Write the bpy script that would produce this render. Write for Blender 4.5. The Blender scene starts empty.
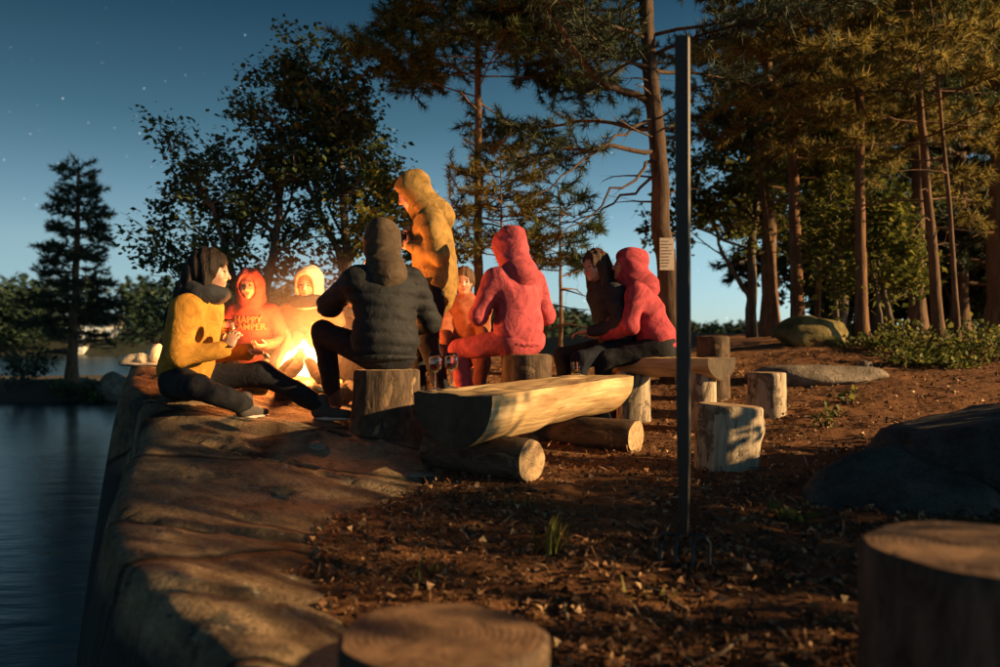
import bpy, math, random
import numpy as np
from mathutils import Vector, Matrix, Euler

# ------------------------------------------------------------------ camera, sky, sun, exposure
scene = bpy.context.scene
COL = scene.collection
R = math.radians
CAMZ = 0.95
FPX = 800.0                      # focal length in photo pixels (photo 1000 wide)
HOR = 345.0

cam_d = bpy.data.cameras.new('camera')
cam = bpy.data.objects.new('camera', cam_d); COL.objects.link(cam)
cam_d.sensor_width = 36.0
cam_d.lens = 28.8
cam_d.clip_start = 0.05
cam_d.clip_end = 3000.0
cam.location = (0, 0, CAMZ)
cam.rotation_euler = (R(90 + 0.82), 0, 0)
cam_d.dof.use_dof = True
cam_d.dof.focus_distance = 5.0
cam_d.dof.aperture_fstop = 1.7
scene.camera = cam

SUN_AZ = 103.0      # clockwise from +Y (the way the camera looks)
SUN_EL = 15.5
to_sun = Vector((math.sin(R(SUN_AZ)) * math.cos(R(SUN_EL)), math.cos(R(SUN_AZ)) * math.cos(R(SUN_EL)), math.sin(R(SUN_EL))))

world = bpy.data.worlds.new('World'); scene.world = world
world.use_nodes = True
nt = world.node_tree; nt.nodes.clear()
def wn(t, **kw):
    n = nt.nodes.new(t)
    for k, v in kw.items(): setattr(n, k, v)
    return n
w_out = wn('ShaderNodeOutputWorld'); w_bg = wn('ShaderNodeBackground')
sky = wn('ShaderNodeTexSky', sky_type='NISHITA', sun_disc=False, sun_elevation=R(SUN_EL), sun_rotation=R(SUN_AZ), altitude=300, air_density=1.0, dust_density=0.3, ozone_density=3.0)
w_mul = wn('ShaderNodeMix', data_type='RGBA', blend_type='MULTIPLY'); w_mul.inputs[0].default_value = 1.0
w_gam = wn('ShaderNodeGamma'); w_gam.inputs[1].default_value = 1.0
w_tc = wn('ShaderNodeTexCoord')
w_sep = wn('ShaderNodeSeparateXYZ')
w_ramp = wn('ShaderNodeValToRGB')
cr = w_ramp.color_ramp
cr.elements[0].position = 0.0; cr.elements[0].color = (0.80, 0.98, 1.32, 1)
cr.elements[1].position = 1.0; cr.elements[1].color = (0.11, 0.25, 0.26, 1)
e = cr.elements.new(0.12); e.color = (1.15, 1.18, 1.06, 1)
e = cr.elements.new(0.26); e.color = (0.46, 0.64, 0.56, 1)
e = cr.elements.new(0.42); e.color = (0.11, 0.25, 0.26, 1)
# stars
w_vor = wn('ShaderNodeTexVoronoi', feature='F1'); w_vor.inputs['Scale'].default_value = 95.0
w_lt = wn('ShaderNodeMapRange'); w_lt.inputs[1].default_value = 0.025; w_lt.inputs[2].default_value = 0.075; w_lt.inputs[3].default_value = 1.0; w_lt.inputs[4].default_value = 0.0
w_sc = wn('ShaderNodeSeparateColor')
w_pow = wn('ShaderNodeMath', operation='POWER'); w_pow.inputs[1].default_value = 3.5
w_m1 = wn('ShaderNodeMath', operation='MULTIPLY')
w_m2 = wn('ShaderNodeMath', operation='MULTIPLY'); w_m2.inputs[1].default_value = 15.0
w_add = wn('ShaderNodeMix', data_type='RGBA', blend_type='ADD'); w_add.inputs[0].default_value = 1.0
L = nt.links.new
L(w_tc.outputs['Generated'], w_sep.inputs[0]); L(w_sep.outputs[2], w_ramp.inputs[0])
# the afterglow: the sky is brighter towards the right of the view
w_az = wn('ShaderNodeMapRange'); w_az.inputs[1].default_value = -0.6; w_az.inputs[2].default_value = 0.5; w_az.inputs[3].default_value = 0.55; w_az.inputs[4].default_value = 1.3
w_glow = wn('ShaderNodeMix', data_type='RGBA', blend_type='MULTIPLY'); w_glow.inputs[0].default_value = 1.0
L(w_sep.outputs[0], w_az.inputs[0]); L(w_az.outputs[0], w_glow.inputs[7])
L(sky.outputs[0], w_gam.inputs[0]); L(w_gam.outputs[0], w_mul.inputs[6]); L(w_ramp.outputs[0], w_mul.inputs[7])
L(w_tc.outputs['Generated'], w_vor.inputs['Vector'])
L(w_vor.outputs['Distance'], w_lt.inputs[0]); L(w_vor.outputs['Color'], w_sc.inputs[0]); L(w_sc.outputs[0], w_pow.inputs[0])
L(w_pow.outputs[0], w_m1.inputs[0]); L(w_lt.outputs[0], w_m1.inputs[1]); L(w_m1.outputs[0], w_m2.inputs[0])
L(w_mul.outputs[2], w_glow.inputs[6]); L(w_glow.outputs[2], w_add.inputs[6]); L(w_m2.outputs[0], w_add.inputs[7])
L(w_add.outputs[2], w_bg.inputs[0]); w_bg.inputs[1].default_value = 0.058
L(w_bg.outputs[0], w_out.inputs[0])

sun_d = bpy.data.lights.new('sun', 'SUN'); sun_d.energy = 5.0; sun_d.angle = R(0.6); sun_d.color = (1.0, 0.62, 0.27)
sun = bpy.data.objects.new('sun', sun_d); COL.objects.link(sun)
sun.rotation_euler = to_sun.to_track_quat('Z', 'Y').to_euler()
sun.location = (20, -8, 8)

scene.view_settings.view_transform = 'Standard'
scene.view_settings.look = 'None'
scene.view_settings.gamma = 1.0
scene.view_settings.use_curve_mapping = False
scene.view_settings.exposure = 1.2
scene.render.engine = 'CYCLES'
scene.cycles.use_denoising = True
scene.cycles.max_bounces = 6
scene.cycles.transparent_max_bounces = 8
scene.cycles.caustics_reflective = False
scene.cycles.caustics_refractive = False
scene.cycles.sample_clamp_indirect = 4.0
scene.cycles.volume_step_rate = 2.0

rng = np.random.default_rng(7)
random.seed(7)

# ------------------------------------------------------------------ helpers
def W(px, py, Y):
    """world point seen at photo pixel (px,py) at depth Y"""
    return np.array([(px - 500.0) / FPX * Y, Y, CAMZ - (py - HOR) / FPX * Y])

def nrm(v):
    v = np.asarray(v, float); return v / (np.linalg.norm(v) + 1e-12)

def hash01(ix, iy, seed):
    n = (ix.astype(np.int64) * 374761393 + iy.astype(np.int64) * 668265263 + seed * 1442695041) & 0x7fffffff
    n = ((n ^ (n >> 13)) * 1274126177) & 0x7fffffff
    n = n ^ (n >> 16)
    return (n & 0xffff) / 65535.0

def vnoise(x, y, seed=0):
    x = np.asarray(x, float); y = np.asarray(y, float)
    ix = np.floor(x); iy = np.floor(y); fx = x - ix; fy = y - iy
    fx = fx * fx * (3 - 2 * fx); fy = fy * fy * (3 - 2 * fy)
    a = hash01(ix, iy, seed); b = hash01(ix + 1, iy, seed); c = hash01(ix, iy + 1, seed); d = hash01(ix + 1, iy + 1, seed)
    return (a * (1 - fx) + b * fx) * (1 - fy) + (c * (1 - fx) + d * fx) * fy - 0.5

def fbm(x, y, seed=0, o=4):
    s = 0; a = 1.0
    for i in range(o):
        s = s + a * vnoise(x * 2 ** i, y * 2 ** i, seed + i * 17); a *= 0.5
    return s

def sstep(x, a, b):
    t = np.clip((np.asarray(x, float) - a) / (b - a), 0, 1); return t * t * (3 - 2 * t)

def mesh_from(name, V, Fs, mats=(), smooth=True, mi=None):
    V = np.asarray(V, np.float32)
    if not isinstance(Fs, (list, tuple)): Fs = [Fs]
    Fs = [np.asarray(f, np.int32) for f in Fs if len(f)]
    me = bpy.data.meshes.new(name)
    nf = sum(len(f) for f in Fs); nl = sum(f.size for f in Fs)
    me.vertices.add(len(V)); me.vertices.foreach_set('co', V.ravel())
    me.loops.add(nl); me.loops.foreach_set('vertex_index', np.concatenate([f.ravel() for f in Fs]))
    me.polygons.add(nf)
    tot = np.concatenate([np.full(len(f), f.shape[1], np.int32) for f in Fs])
    st = np.concatenate([[0], np.cumsum(tot)[:-1]]).astype(np.int32)
    me.polygons.foreach_set('loop_start', st)
    try: me.polygons.foreach_set('loop_total', tot)
    except Exception: pass
    for m in (mats if isinstance(mats, (list, tuple)) else [mats]): me.materials.append(m)
    if mi is not None: me.polygons.foreach_set('material_index', np.asarray(mi, np.int32))
    me.polygons.foreach_set('use_smooth', np.full(nf, bool(smooth)))
    me.update(calc_edges=True); me.validate()
    return me

def obj(name, me, parent=None, loc=None, rot=None):
    o = bpy.data.objects.new(name, me); COL.objects.link(o)
    if parent is not None: o.parent = parent
    if loc is not None: o.location = [float(v) for v in loc]
    if rot is not None: o.rotation_euler = rot
    return o

def tag(o, label=None, cat=None, group=None, kind=None):
    if label: o['label'] = label
    if cat: o['category'] = cat
    if group: o['group'] = group
    if kind: o['kind'] = kind
    return o

def empty(name, loc, rz=0.0):
    o = bpy.data.objects.new(name, None); COL.objects.link(o)
    o.location = [float(v) for v in loc]; o.rotation_euler = (0, 0, rz); o.empty_display_size = 0.1
    return o

class MB:
    """collects vertices and faces of one mesh"""
    def __init__(s): s.V = []; s.Q = []; s.T = []; s.n = 0; s.mq = []; s.mt = []
    def add(s, V, Q=None, T=None, m=0):
        V = np.asarray(V, float)
        if Q is not None and len(Q): s.Q.append(np.asarray(Q) + s.n); s.mq.append(np.full(len(Q), m))
        if T is not None and len(T): s.T.append(np.asarray(T) + s.n); s.mt.append(np.full(len(T), m))
        s.V.append(V); s.n += len(V); return s
    def mesh(s, name, mats, smooth=True):
        Fs = []; mi = []
        if s.Q: Fs.append(np.concatenate(s.Q)); mi.append(np.concatenate(s.mq))
        if s.T: Fs.append(np.concatenate(s.T)); mi.append(np.concatenate(s.mt))
        return mesh_from(name, np.concatenate(s.V), Fs, mats, smooth, np.concatenate(mi))
    def tube(s, P, Rd, n=10, m=0, cap=True, wob=0.0, rg=None):
        P = np.asarray(P, float); k = len(P); Rd = np.broadcast_to(np.asarray(Rd, float), (k,))
        T = np.gradient(P, axis=0); T /= np.linalg.norm(T, axis=1)[:, None] + 1e-12
        ref = np.array([0.31, 0.22, 0.92]) if abs(T[0][2]) < 0.8 else np.array([1.0, 0.1, 0])
        rings = []
        ang = np.arange(n) / n * 2 * np.pi
        for i in range(k):
            u = nrm(np.cross(T[i], ref)); v = np.cross(T[i], u)
            rr = Rd[i] * (1 + (wob * (rg.random(n) - .5) if wob else 0))
            rings.append(P[i] + (np.cos(ang) * rr)[:, None] * u + (np.sin(ang) * rr)[:, None] * v)
        V = np.concatenate(rings)
        a = np.arange(n); b = (a + 1) % n
        Q = np.concatenate([np.stack([i * n + a, i * n + b, (i + 1) * n + b, (i + 1) * n + a], 1) for i in range(k - 1)])
        Tt = None
        if cap:
            V = np.concatenate([V, P[:1], P[-1:]])
            c0 = k * n; c1 = k * n + 1
            Tt = np.concatenate([np.stack([b, a, np.full(n, c0)], 1), np.stack([(k - 1) * n + a, (k - 1) * n + b, np.full(n, c1)], 1)])
        return s.add(V, Q, Tt, m)
    def lathe(s, prof, n=24, m=0, c=(0, 0, 0)):
        prof = np.asarray(prof, float); k = len(prof)
        ang = np.arange(n) / n * 2 * np.pi
        V = np.concatenate([np.stack([np.cos(ang) * r, np.sin(ang) * r, np.full(n, z)], 1) for r, z in prof]) + np.asarray(c)
        a = np.arange(n); b = (a + 1) % n
        Q = np.concatenate([np.stack([i * n + a, i * n + b, (i + 1) * n + b, (i + 1) * n + a], 1) for i in range(k - 1)])
        return s.add(V, Q, None, m)
    def box(s, c, d, M=None, m=0):
        c = np.asarray(c, float); d = np.asarray(d, float) / 2
        V = np.array([[x, y, z] for x in (-1, 1) for y in (-1, 1) for z in (-1, 1)]) * d
        if M is not None: V = V @ np.asarray(M).T
        Q = [[0, 1, 3, 2], [4, 6, 7, 5], [0, 4, 5, 1], [2, 3, 7, 6], [0, 2, 6, 4], [1, 5, 7, 3]]
        return s.add(V + c, Q, None, m)

# ------------------------------------------------------------------ materials
def mat(name):
    m = bpy.data.materials.new(name); m.use_nodes = True
    t = m.node_tree; b = t.nodes['Principled BSDF']
    return m, t, b
def nd(t, ty, **kw):
    n = t.nodes.new(ty)
    for k, v in kw.items():
        if k.startswith('i_'): n.inputs[k[2:]].default_value = v
        else: setattr(n, k, v)
    return n
def ramp(t, src, stops):
    r = t.nodes.new('ShaderNodeValToRGB'); c = r.color_ramp
    while len(c.elements) < len(stops): c.elements.new(0.5)
    for e_, (p, col) in zip(c.elements, stops):
        e_.position = p; e_.color = (*col, 1)
    t.links.new(src, r.inputs[0]); return r
def bump(t, b, src, strength, dist):
    n = t.nodes.new('ShaderNodeBump'); n.inputs['Strength'].default_value = strength; n.inputs['Distance'].default_value = dist
    t.links.new(src, n.inputs['Height']); t.links.new(n.outputs[0], b.inputs['Normal']); return n
def coord(t, scale=(1, 1, 1), out='Object'):
    tc = t.nodes.new('ShaderNodeTexCoord'); mp = t.nodes.new('ShaderNodeMapping')
    mp.inputs['Scale'].default_value = scale; t.links.new(tc.outputs[out], mp.inputs[0]); return mp.outputs[0]
def noise(t, vec, scale, detail=5, rough=0.6, dist=0.0):
    n = nd(t, 'ShaderNodeTexNoise'); n.inputs['Scale'].default_value = scale; n.inputs['Detail'].default_value = detail
    n.inputs['Roughness'].default_value = rough; n.inputs['Distortion'].default_value = dist
    t.links.new(vec, n.inputs['Vector']); return n.outputs[0]
def mixc(t, fac, a, b, mode='MIX'):
    m = nd(t, 'ShaderNodeMix', data_type='RGBA', blend_type=mode)
    if isinstance(fac, (int, float)): m.inputs[0].default_value = fac
    else: t.links.new(fac, m.inputs[0])
    for i, s in ((6, a), (7, b)):
        if isinstance(s, tuple): m.inputs[i].default_value = (*s, 1)
        else: t.links.new(s, m.inputs[i])
    return m.outputs[2]

def m_bark(name, c0, c1, sc=(14, 14, 3.5), d=0.02):
    m, t, b = mat(name); v = coord(t, sc)
    n1 = noise(t, v, 1.0, 8, 0.65, 0.6)
    r = ramp(t, n1, [(0.32, c0), (0.5, tuple((x + y) / 2 for x, y in zip(c0, c1))), (0.68, c1)])
    n2 = noise(t, coord(t, (3, 3, 3)), 1.0, 3)
    col = mixc(t, n2, r.outputs[0], tuple(x * 1.25 for x in c1), 'MIX'); 
    mx = nd(t, 'ShaderNodeMix', data_type='RGBA'); mx.inputs[0].default_value = 0.3
    t.links.new(r.outputs[0], mx.inputs[6]); t.links.new(col, mx.inputs[7])
    t.links.new(mx.outputs[2], b.inputs['Base Color']); b.inputs['Roughness'].default_value = 0.9
    b.inputs['Specular IOR Level'].default_value = 0.2
    bump(t, b, n1, 1.0, d); return m
M_bark_pine = m_bark('bark_pine', (0.028, 0.018, 0.013), (0.17, 0.105, 0.065))
M_bark_grey = m_bark('bark_grey', (0.03, 0.025, 0.02), (0.16, 0.13, 0.10), (18, 18, 5))
M_bark_dark = m_bark('bark_dark', (0.016, 0.012, 0.010), (0.10, 0.066, 0.045))
M_bark_red = m_bark('bark_red', (0.045, 0.024, 0.015), (0.22, 0.12, 0.066), (12, 12, 3))

def m_flaky(name, wood0, wood1, bark0, bark1, cover=.5):
    m, t, b = mat(name)
    n1 = noise(t, coord(t, (26, 26, 3)), 1.0, 8, .65, .6); r1 = ramp(t, n1, [(.3, wood0), (.7, wood1)])
    n2 = noise(t, coord(t, (16, 16, 6)), 1.0, 8, .7, .8); r2 = ramp(t, n2, [(.35, bark0), (.65, bark1)])
    n3 = noise(t, coord(t, (5, 5, 3)), 1.0, 7, .7, 1.0); msk = ramp(t, n3, [(cover - .025, (1, 1, 1)), (cover + .025, (0, 0, 0))])
    t.links.new(mixc(t, msk.outputs[0], r1.outputs[0], r2.outputs[0]), b.inputs['Base Color']); b.inputs['Roughness'].default_value = .88; b.inputs['Specular IOR Level'].default_value = .2
    a = nd(t, 'ShaderNodeMath', operation='MULTIPLY_ADD'); a.inputs[1].default_value = .8; t.links.new(msk.outputs[0], a.inputs[0]); t.links.new(n1, a.inputs[2])
    a2 = nd(t, 'ShaderNodeMath', operation='MULTIPLY_ADD'); a2.inputs[1].default_value = .8; t.links.new(n2, a2.inputs[0]); t.links.new(a.outputs[0], a2.inputs[2])
    bump(t, b, a2.outputs[0], .9, .012); return m
M_log = m_flaky('flaky_log', (.20, .16, .12), (.50, .42, .31), (.07, .055, .045), (.22, .18, .14), .44)
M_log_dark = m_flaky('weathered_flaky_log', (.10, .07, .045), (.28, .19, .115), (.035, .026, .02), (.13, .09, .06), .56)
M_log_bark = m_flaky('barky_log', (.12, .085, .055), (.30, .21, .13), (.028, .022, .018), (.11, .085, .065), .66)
def m_cut(name, c0, c1):
    m, t, b = mat(name)
    tc = t.nodes.new('ShaderNodeTexCoord')
    n0 = nd(t, 'ShaderNodeTexNoise'); n0.inputs['Scale'].default_value = 6; n0.inputs['Detail'].default_value = 4
    t.links.new(tc.outputs['Object'], n0.inputs['Vector'])
    sx = nd(t, 'ShaderNodeSeparateXYZ'); t.links.new(tc.outputs['Object'], sx.inputs[0])
    cb = nd(t, 'ShaderNodeCombineXYZ'); t.links.new(sx.outputs[0], cb.inputs[0]); t.links.new(sx.outputs[1], cb.inputs[1])
    ln = nd(t, 'ShaderNodeVectorMath', operation='LENGTH'); t.links.new(cb.outputs[0], ln.inputs[0])
    a1 = nd(t, 'ShaderNodeMath', operation='MULTIPLY_ADD'); a1.inputs[1].default_value = 0.05
    t.links.new(n0.outputs[0], a1.inputs[0]); t.links.new(ln.outputs['Value'], a1.inputs[2])
    a2 = nd(t, 'ShaderNodeMath', operation='MULTIPLY'); a2.inputs[1].default_value = 420.0; t.links.new(a1.outputs[0], a2.inputs[0])
    sn = nd(t, 'ShaderNodeMath', operation='SINE'); t.links.new(a2.outputs[0], sn.inputs[0])
    a3 = nd(t, 'ShaderNodeMath', operation='MULTIPLY_ADD'); a3.inputs[1].default_value = 0.05; a3.inputs[2].default_value = 0.0
    t.links.new(sn.outputs[0], a3.inputs[0])
    big = noise(t, coord(t, (9, 9, 9)), 1.0, 8, 0.72, 1.6)
    a4 = nd(t, 'ShaderNodeMath', operation='ADD'); t.links.new(a3.outputs[0], a4.inputs[0]); t.links.new(big, a4.inputs[1])
    # radial drying cracks: noise over the angle
    at = nd(t, 'ShaderNodeMath', operation='ARCTAN2'); t.links.new(sx.outputs[1], at.inputs[0]); t.links.new(sx.outputs[0], at.inputs[1])
    cb2 = nd(t, 'ShaderNodeCombineXYZ'); t.links.new(at.outputs[0], cb2.inputs[0]); t.links.new(a1.outputs[0], cb2.inputs[1])
    mp = nd(t, 'ShaderNodeMapping'); mp.inputs['Scale'].default_value = (5, 4, 1); t.links.new(cb2.outputs[0], mp.inputs[0])
    ck = noise(t, mp.outputs[0], 1.6, 3, 0.5)
    ckr = ramp(t, ck, [(0.30, (0.28, 0.25, 0.22)), (0.38, (1, 1, 1))])
    r = ramp(t, a4.outputs[0], [(0.36, c0), (0.64, c1)])
    col = mixc(t, 1.0, r.outputs[0], ckr.outputs[0], 'MULTIPLY')
    t.links.new(col, b.inputs['Base Color']); b.inputs['Roughness'].default_value = 0.8; b.inputs['Specular IOR Level'].default_value = 0.25
    mm = nd(t, 'ShaderNodeMath', operation='MULTIPLY'); t.links.new(a4.outputs[0], mm.inputs[0]); t.links.new(ckr.outputs[0], mm.inputs[1])
    bump(t, b, mm.outputs[0], 0.8, 0.008); return m
M_cut = m_cut('cut_wood', (0.22, 0.145, 0.08), (0.52, 0.37, 0.21))
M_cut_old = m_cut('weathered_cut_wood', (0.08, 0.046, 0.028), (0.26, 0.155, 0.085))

def m_halflog():
    m, t, b = mat('hewn_wood'); v = coord(t, (30, 2.2, 30))
    n1 = noise(t, v, 1.0, 7, 0.6, 0.8)
    r = ramp(t, n1, [(0.25, (0.26, 0.165, 0.075)), (0.5, (0.52, 0.37, 0.185)), (0.72, (0.68, 0.53, 0.31))])
    n2 = noise(t, coord(t, (5, 1.6, 5)), 1.0, 5, 0.6, 0.5)
    r2 = ramp(t, n2, [(0.32, (0.42, 0.33, 0.26)), (0.55, (1, 1, 1))])
    col = mixc(t, 0.85, r.outputs[0], r2.outputs[0], 'MULTIPLY')
    t.links.new(col, b.inputs['Base Color']); b.inputs['Roughness'].default_value = 0.7; b.inputs['Specular IOR Level'].default_value = 0.3
    bump(t, b, n1, 0.7, 0.012); return m
M_hewn = m_halflog()
M_endgrain_shade = m_bark('shade_painted_end_grain', (.022, .018, .015), (.09, .07, .05), (7, 7, 7), .01)  # bench ends coloured near black, their shade painted into the wood

def m_soil():
    m, t, b = mat('forest_floor')
    v = coord(t, (1, 1, 1)); n1 = noise(t, v, 26, 8, 0.7); n2 = noise(t, v, 2.2, 4, 0.6); n3 = noise(t, v, 110, 4, 0.7)
    r1 = ramp(t, n1, [(0.28, (0.05, 0.027, 0.016)), (0.48, (0.20, 0.092, 0.042)), (0.70, (0.35, 0.19, 0.10))])
    r2 = ramp(t, n2, [(0.35, (0.10, 0.05, 0.028)), (0.65, (0.38, 0.18, 0.08))])
    c = mixc(t, 0.35, r1.outputs[0], r2.outputs[0]); 
    t.links.new(c, b.inputs['Base Color']); b.inputs['Roughness'].default_value = 0.95; b.inputs['Specular IOR Level'].default_value = 0.15
    ad = nd(t, 'ShaderNodeMath', operation='ADD'); t.links.new(n1, ad.inputs[0]); t.links.new(n3, ad.inputs[1])
    bump(t, b, ad.outputs[0], 1.0, 0.03); return m
M_soil = m_soil()

def m_granite(name, c0, c1, c2, crack=False):
    m, t, b = mat(name); v = coord(t, (1, 1, 1))
    n1 = noise(t, v, 1.6, 6, 0.6, 0.4); n2 = noise(t, v, 60, 5, 0.7); n3 = noise(t, v, 9, 6, 0.65)
    r = ramp(t, n1, [(0.3, c0), (0.5, c1), (0.7, c2)])
    r3 = ramp(t, n3, [(0.35, (0.35, 0.33, 0.30)), (0.6, (1, 1, 1))])
    c = mixc(t, 0.75, r.outputs[0], r3.outputs[0], 'MULTIPLY')
    r2 = ramp(t, n2, [(0.35, (0.45, 0.45, 0.45)), (0.65, (1.25, 1.25, 1.25))])
    c = mixc(t, 0.6, c, r2.outputs[0], 'MULTIPLY')
    t.links.new(c, b.inputs['Base Color']); b.inputs['Roughness'].default_value = 0.85; b.inputs['Specular IOR Level'].default_value = 0.3
    ad = nd(t, 'ShaderNodeMath', operation='MULTIPLY_ADD'); ad.inputs[1].default_value = 0.35
    t.links.new(n2, ad.inputs[0]); t.links.new(n3, ad.inputs[2]); hgt = ad.outputs[0]
    if crack:
        wv = mixc(t, .35, coord(t, (.55, 1.5, .6)), nd(t, 'ShaderNodeTexNoise').outputs[1])
        vo = nd(t, 'ShaderNodeTexVoronoi', feature='DISTANCE_TO_EDGE'); vo.inputs['Scale'].default_value = 1.5; t.links.new(wv, vo.inputs['Vector'])
        vr = ramp(t, vo.outputs['Distance'], [(0.0, (.12, .11, .10)), (.028, (1, 1, 1))])
        li = ramp(t, noise(t, v, 4.5, 7, .75, .4), [(.56, (0, 0, 0)), (.62, (1, 1, 1))])
        c = mixc(t, li.outputs[0], c, (.045, .045, .04)); li2 = ramp(t, noise(t, coord(t, (1.3, 1.3, 1.3)), 6.0, 7, .75, .3), [(.63, (0, 0, 0)), (.68, (1, 1, 1))])
        c = mixc(t, li2.outputs[0], c, (.30, .29, .22))
        t.links.new(mixc(t, 1.0, c, vr.outputs[0], 'MULTIPLY'), b.inputs['Base Color'])
        a5 = nd(t, 'ShaderNodeMath', operation='ADD'); t.links.new(hgt, a5.inputs[0]); t.links.new(vr.outputs[0], a5.inputs[1]); hgt = a5.outputs[0]
    bump(t, b, hgt, 0.9, 0.035); return m
M_granite = m_granite('granite', (0.10, 0.07, 0.045), (0.23, 0.165, 0.10), (0.36, 0.27, 0.165), crack=True)
def lichen_shade_band(m):      # black lichen, wet stain and the rock side's shade, painted below the rim
    t = m.node_tree; b = t.nodes['Principled BSDF']; src = b.inputs['Base Color'].links[0].from_socket
    tc = t.nodes.new('ShaderNodeTexCoord'); sx = nd(t, 'ShaderNodeSeparateXYZ'); t.links.new(tc.outputs['Object'], sx.inputs[0])
    nz = noise(t, coord(t, (3, 3, 3)), 1.0, 5, .65)
    ml = nd(t, 'ShaderNodeMath', operation='MULTIPLY_ADD'); ml.inputs[1].default_value = -.045; t.links.new(sx.outputs[1], ml.inputs[0]); t.links.new(sx.outputs[2], ml.inputs[2])
    a = nd(t, 'ShaderNodeMath', operation='MULTIPLY_ADD'); a.inputs[1].default_value = .22; t.links.new(nz, a.inputs[0]); t.links.new(ml.outputs[0], a.inputs[2])
    mr = nd(t, 'ShaderNodeMapRange'); mr.inputs[1].default_value = .08; mr.inputs[2].default_value = .17; t.links.new(a.outputs[0], mr.inputs[0])
    c = mixc(t, mr.outputs[0], (.022, .024, .024), src); t.links.new(c, b.inputs['Base Color'])
lichen_shade_band(M_granite)
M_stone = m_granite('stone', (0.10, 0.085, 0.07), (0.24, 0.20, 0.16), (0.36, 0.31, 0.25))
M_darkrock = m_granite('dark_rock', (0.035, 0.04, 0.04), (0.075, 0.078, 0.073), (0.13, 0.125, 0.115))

def m_leaf(name, stops, transl=0.35, rough=0.6):
    m, t, b = mat(name)
    g = nd(t, 'ShaderNodeNewGeometry')
    r = ramp(t, g.outputs['Random Per Island'], stops)
    t.links.new(r.outputs[0], b.inputs['Base Color']); b.inputs['Roughness'].default_value = rough
    b.inputs['Specular IOR Level'].default_value = 0.25
    tr = nd(t, 'ShaderNodeBsdfTranslucent'); t.links.new(r.outputs[0], tr.inputs[0])
    mx = nd(t, 'ShaderNodeMixShader'); mx.inputs[0].default_value = transl
    o = t.nodes['Material Output']
    t.links.new(b.outputs[0], mx.inputs[1]); t.links.new(tr.outputs[0], mx.inputs[2]); t.links.new(mx.outputs[0], o.inputs[0])
    return m
M_leaf_dark = m_leaf('leaf_dark', [(0.0, (0.03, 0.055, 0.035)), (0.6, (0.06, 0.10, 0.045)), (0.9, (0.10, 0.13, 0.04)), (1.0, (0.20, 0.19, 0.04))], 0.45)
M_leaf_yellow = m_leaf('leaf_yellow_green', [(0.0, (0.05, 0.07, 0.02)), (0.6, (0.12, 0.14, 0.03)), (1.0, (0.24, 0.22, 0.045))], 0.45)
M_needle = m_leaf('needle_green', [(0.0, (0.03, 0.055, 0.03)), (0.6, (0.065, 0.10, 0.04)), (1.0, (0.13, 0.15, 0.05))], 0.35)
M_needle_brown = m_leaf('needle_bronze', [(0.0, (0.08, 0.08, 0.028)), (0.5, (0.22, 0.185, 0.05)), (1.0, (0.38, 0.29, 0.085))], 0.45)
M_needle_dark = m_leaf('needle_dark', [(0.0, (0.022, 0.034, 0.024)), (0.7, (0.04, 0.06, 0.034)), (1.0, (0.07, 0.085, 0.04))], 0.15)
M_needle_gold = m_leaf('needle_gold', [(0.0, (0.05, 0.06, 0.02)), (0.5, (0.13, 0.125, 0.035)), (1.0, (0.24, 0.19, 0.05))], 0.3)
M_far = m_leaf('far_foliage', [(0.0, (0.014, 0.032, 0.022)), (0.6, (0.024, 0.05, 0.032)), (1.0, (0.04, 0.07, 0.04))], 0.1)
M_grass = m_leaf('grass_blade', [(0.0, (0.04, 0.06, 0.015)), (0.6, (0.12, 0.13, 0.025)), (1.0, (0.22, 0.20, 0.04))], 0.3)
M_litter = m_leaf('dry_leaf', [(0.0, (0.035, 0.02, 0.012)), (0.4, (0.12, 0.06, 0.03)), (0.75, (0.25, 0.13, 0.06)), (0.93, (0.36, 0.22, 0.11)), (1.0, (0.44, 0.32, 0.18))], 0.1)

def m_cloth(name, c, var=0.35, rough=0.9, bs=0.42, sc=9, fine=260):
    m, t, b = mat(name); v = coord(t)
    n1 = noise(t, v, sc, 6, 0.6, 1.6); n2 = noise(t, v, fine, 2, 0.5)
    lo = tuple(x * (1 - var) for x in c); hi = tuple(min(1, x * (1 + var * 0.6)) for x in c)
    r = ramp(t, n1, [(0.3, lo), (0.7, hi)])
    t.links.new(r.outputs[0], b.inputs['Base Color']); b.inputs['Roughness'].default_value = rough
    b.inputs['Specular IOR Level'].default_value = 0.2
    a = nd(t, 'ShaderNodeMath', operation='MULTIPLY_ADD'); a.inputs[1].default_value = 0.12; t.links.new(n2, a.inputs[0]); t.links.new(n1, a.inputs[2])
    bump(t, b, a.outputs[0], bs, 0.03); return m
def m_skin(name, c):
    m, t, b = mat(name); n1 = noise(t, coord(t), 14, 4, 0.6)
    r = ramp(t, n1, [(0.3, tuple(x * f for x, f in zip(c, (0.9, 0.8, 0.78)))), (0.7, c)])
    t.links.new(r.outputs[0], b.inputs['Base Color']); b.inputs['Roughness'].default_value = 0.5
    b.inputs['Subsurface Weight'].default_value = 0.08; b.inputs['Subsurface Radius'].default_value = (0.02, 0.008, 0.004)
    return m
def m_hair(name, c):
    m, t, b = mat(name); n1 = noise(t, coord(t, (90, 90, 6)), 1.0, 5, 0.6, 0.4)
    r = ramp(t, n1, [(0.3, tuple(x * 0.35 for x in c)), (0.7, c)])
    t.links.new(r.outputs[0], b.inputs['Base Color']); b.inputs['Roughness'].default_value = 0.6; b.inputs['Specular IOR Level'].default_value = 0.2
    bump(t, b, n1, 0.9, 0.012); return m
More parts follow.
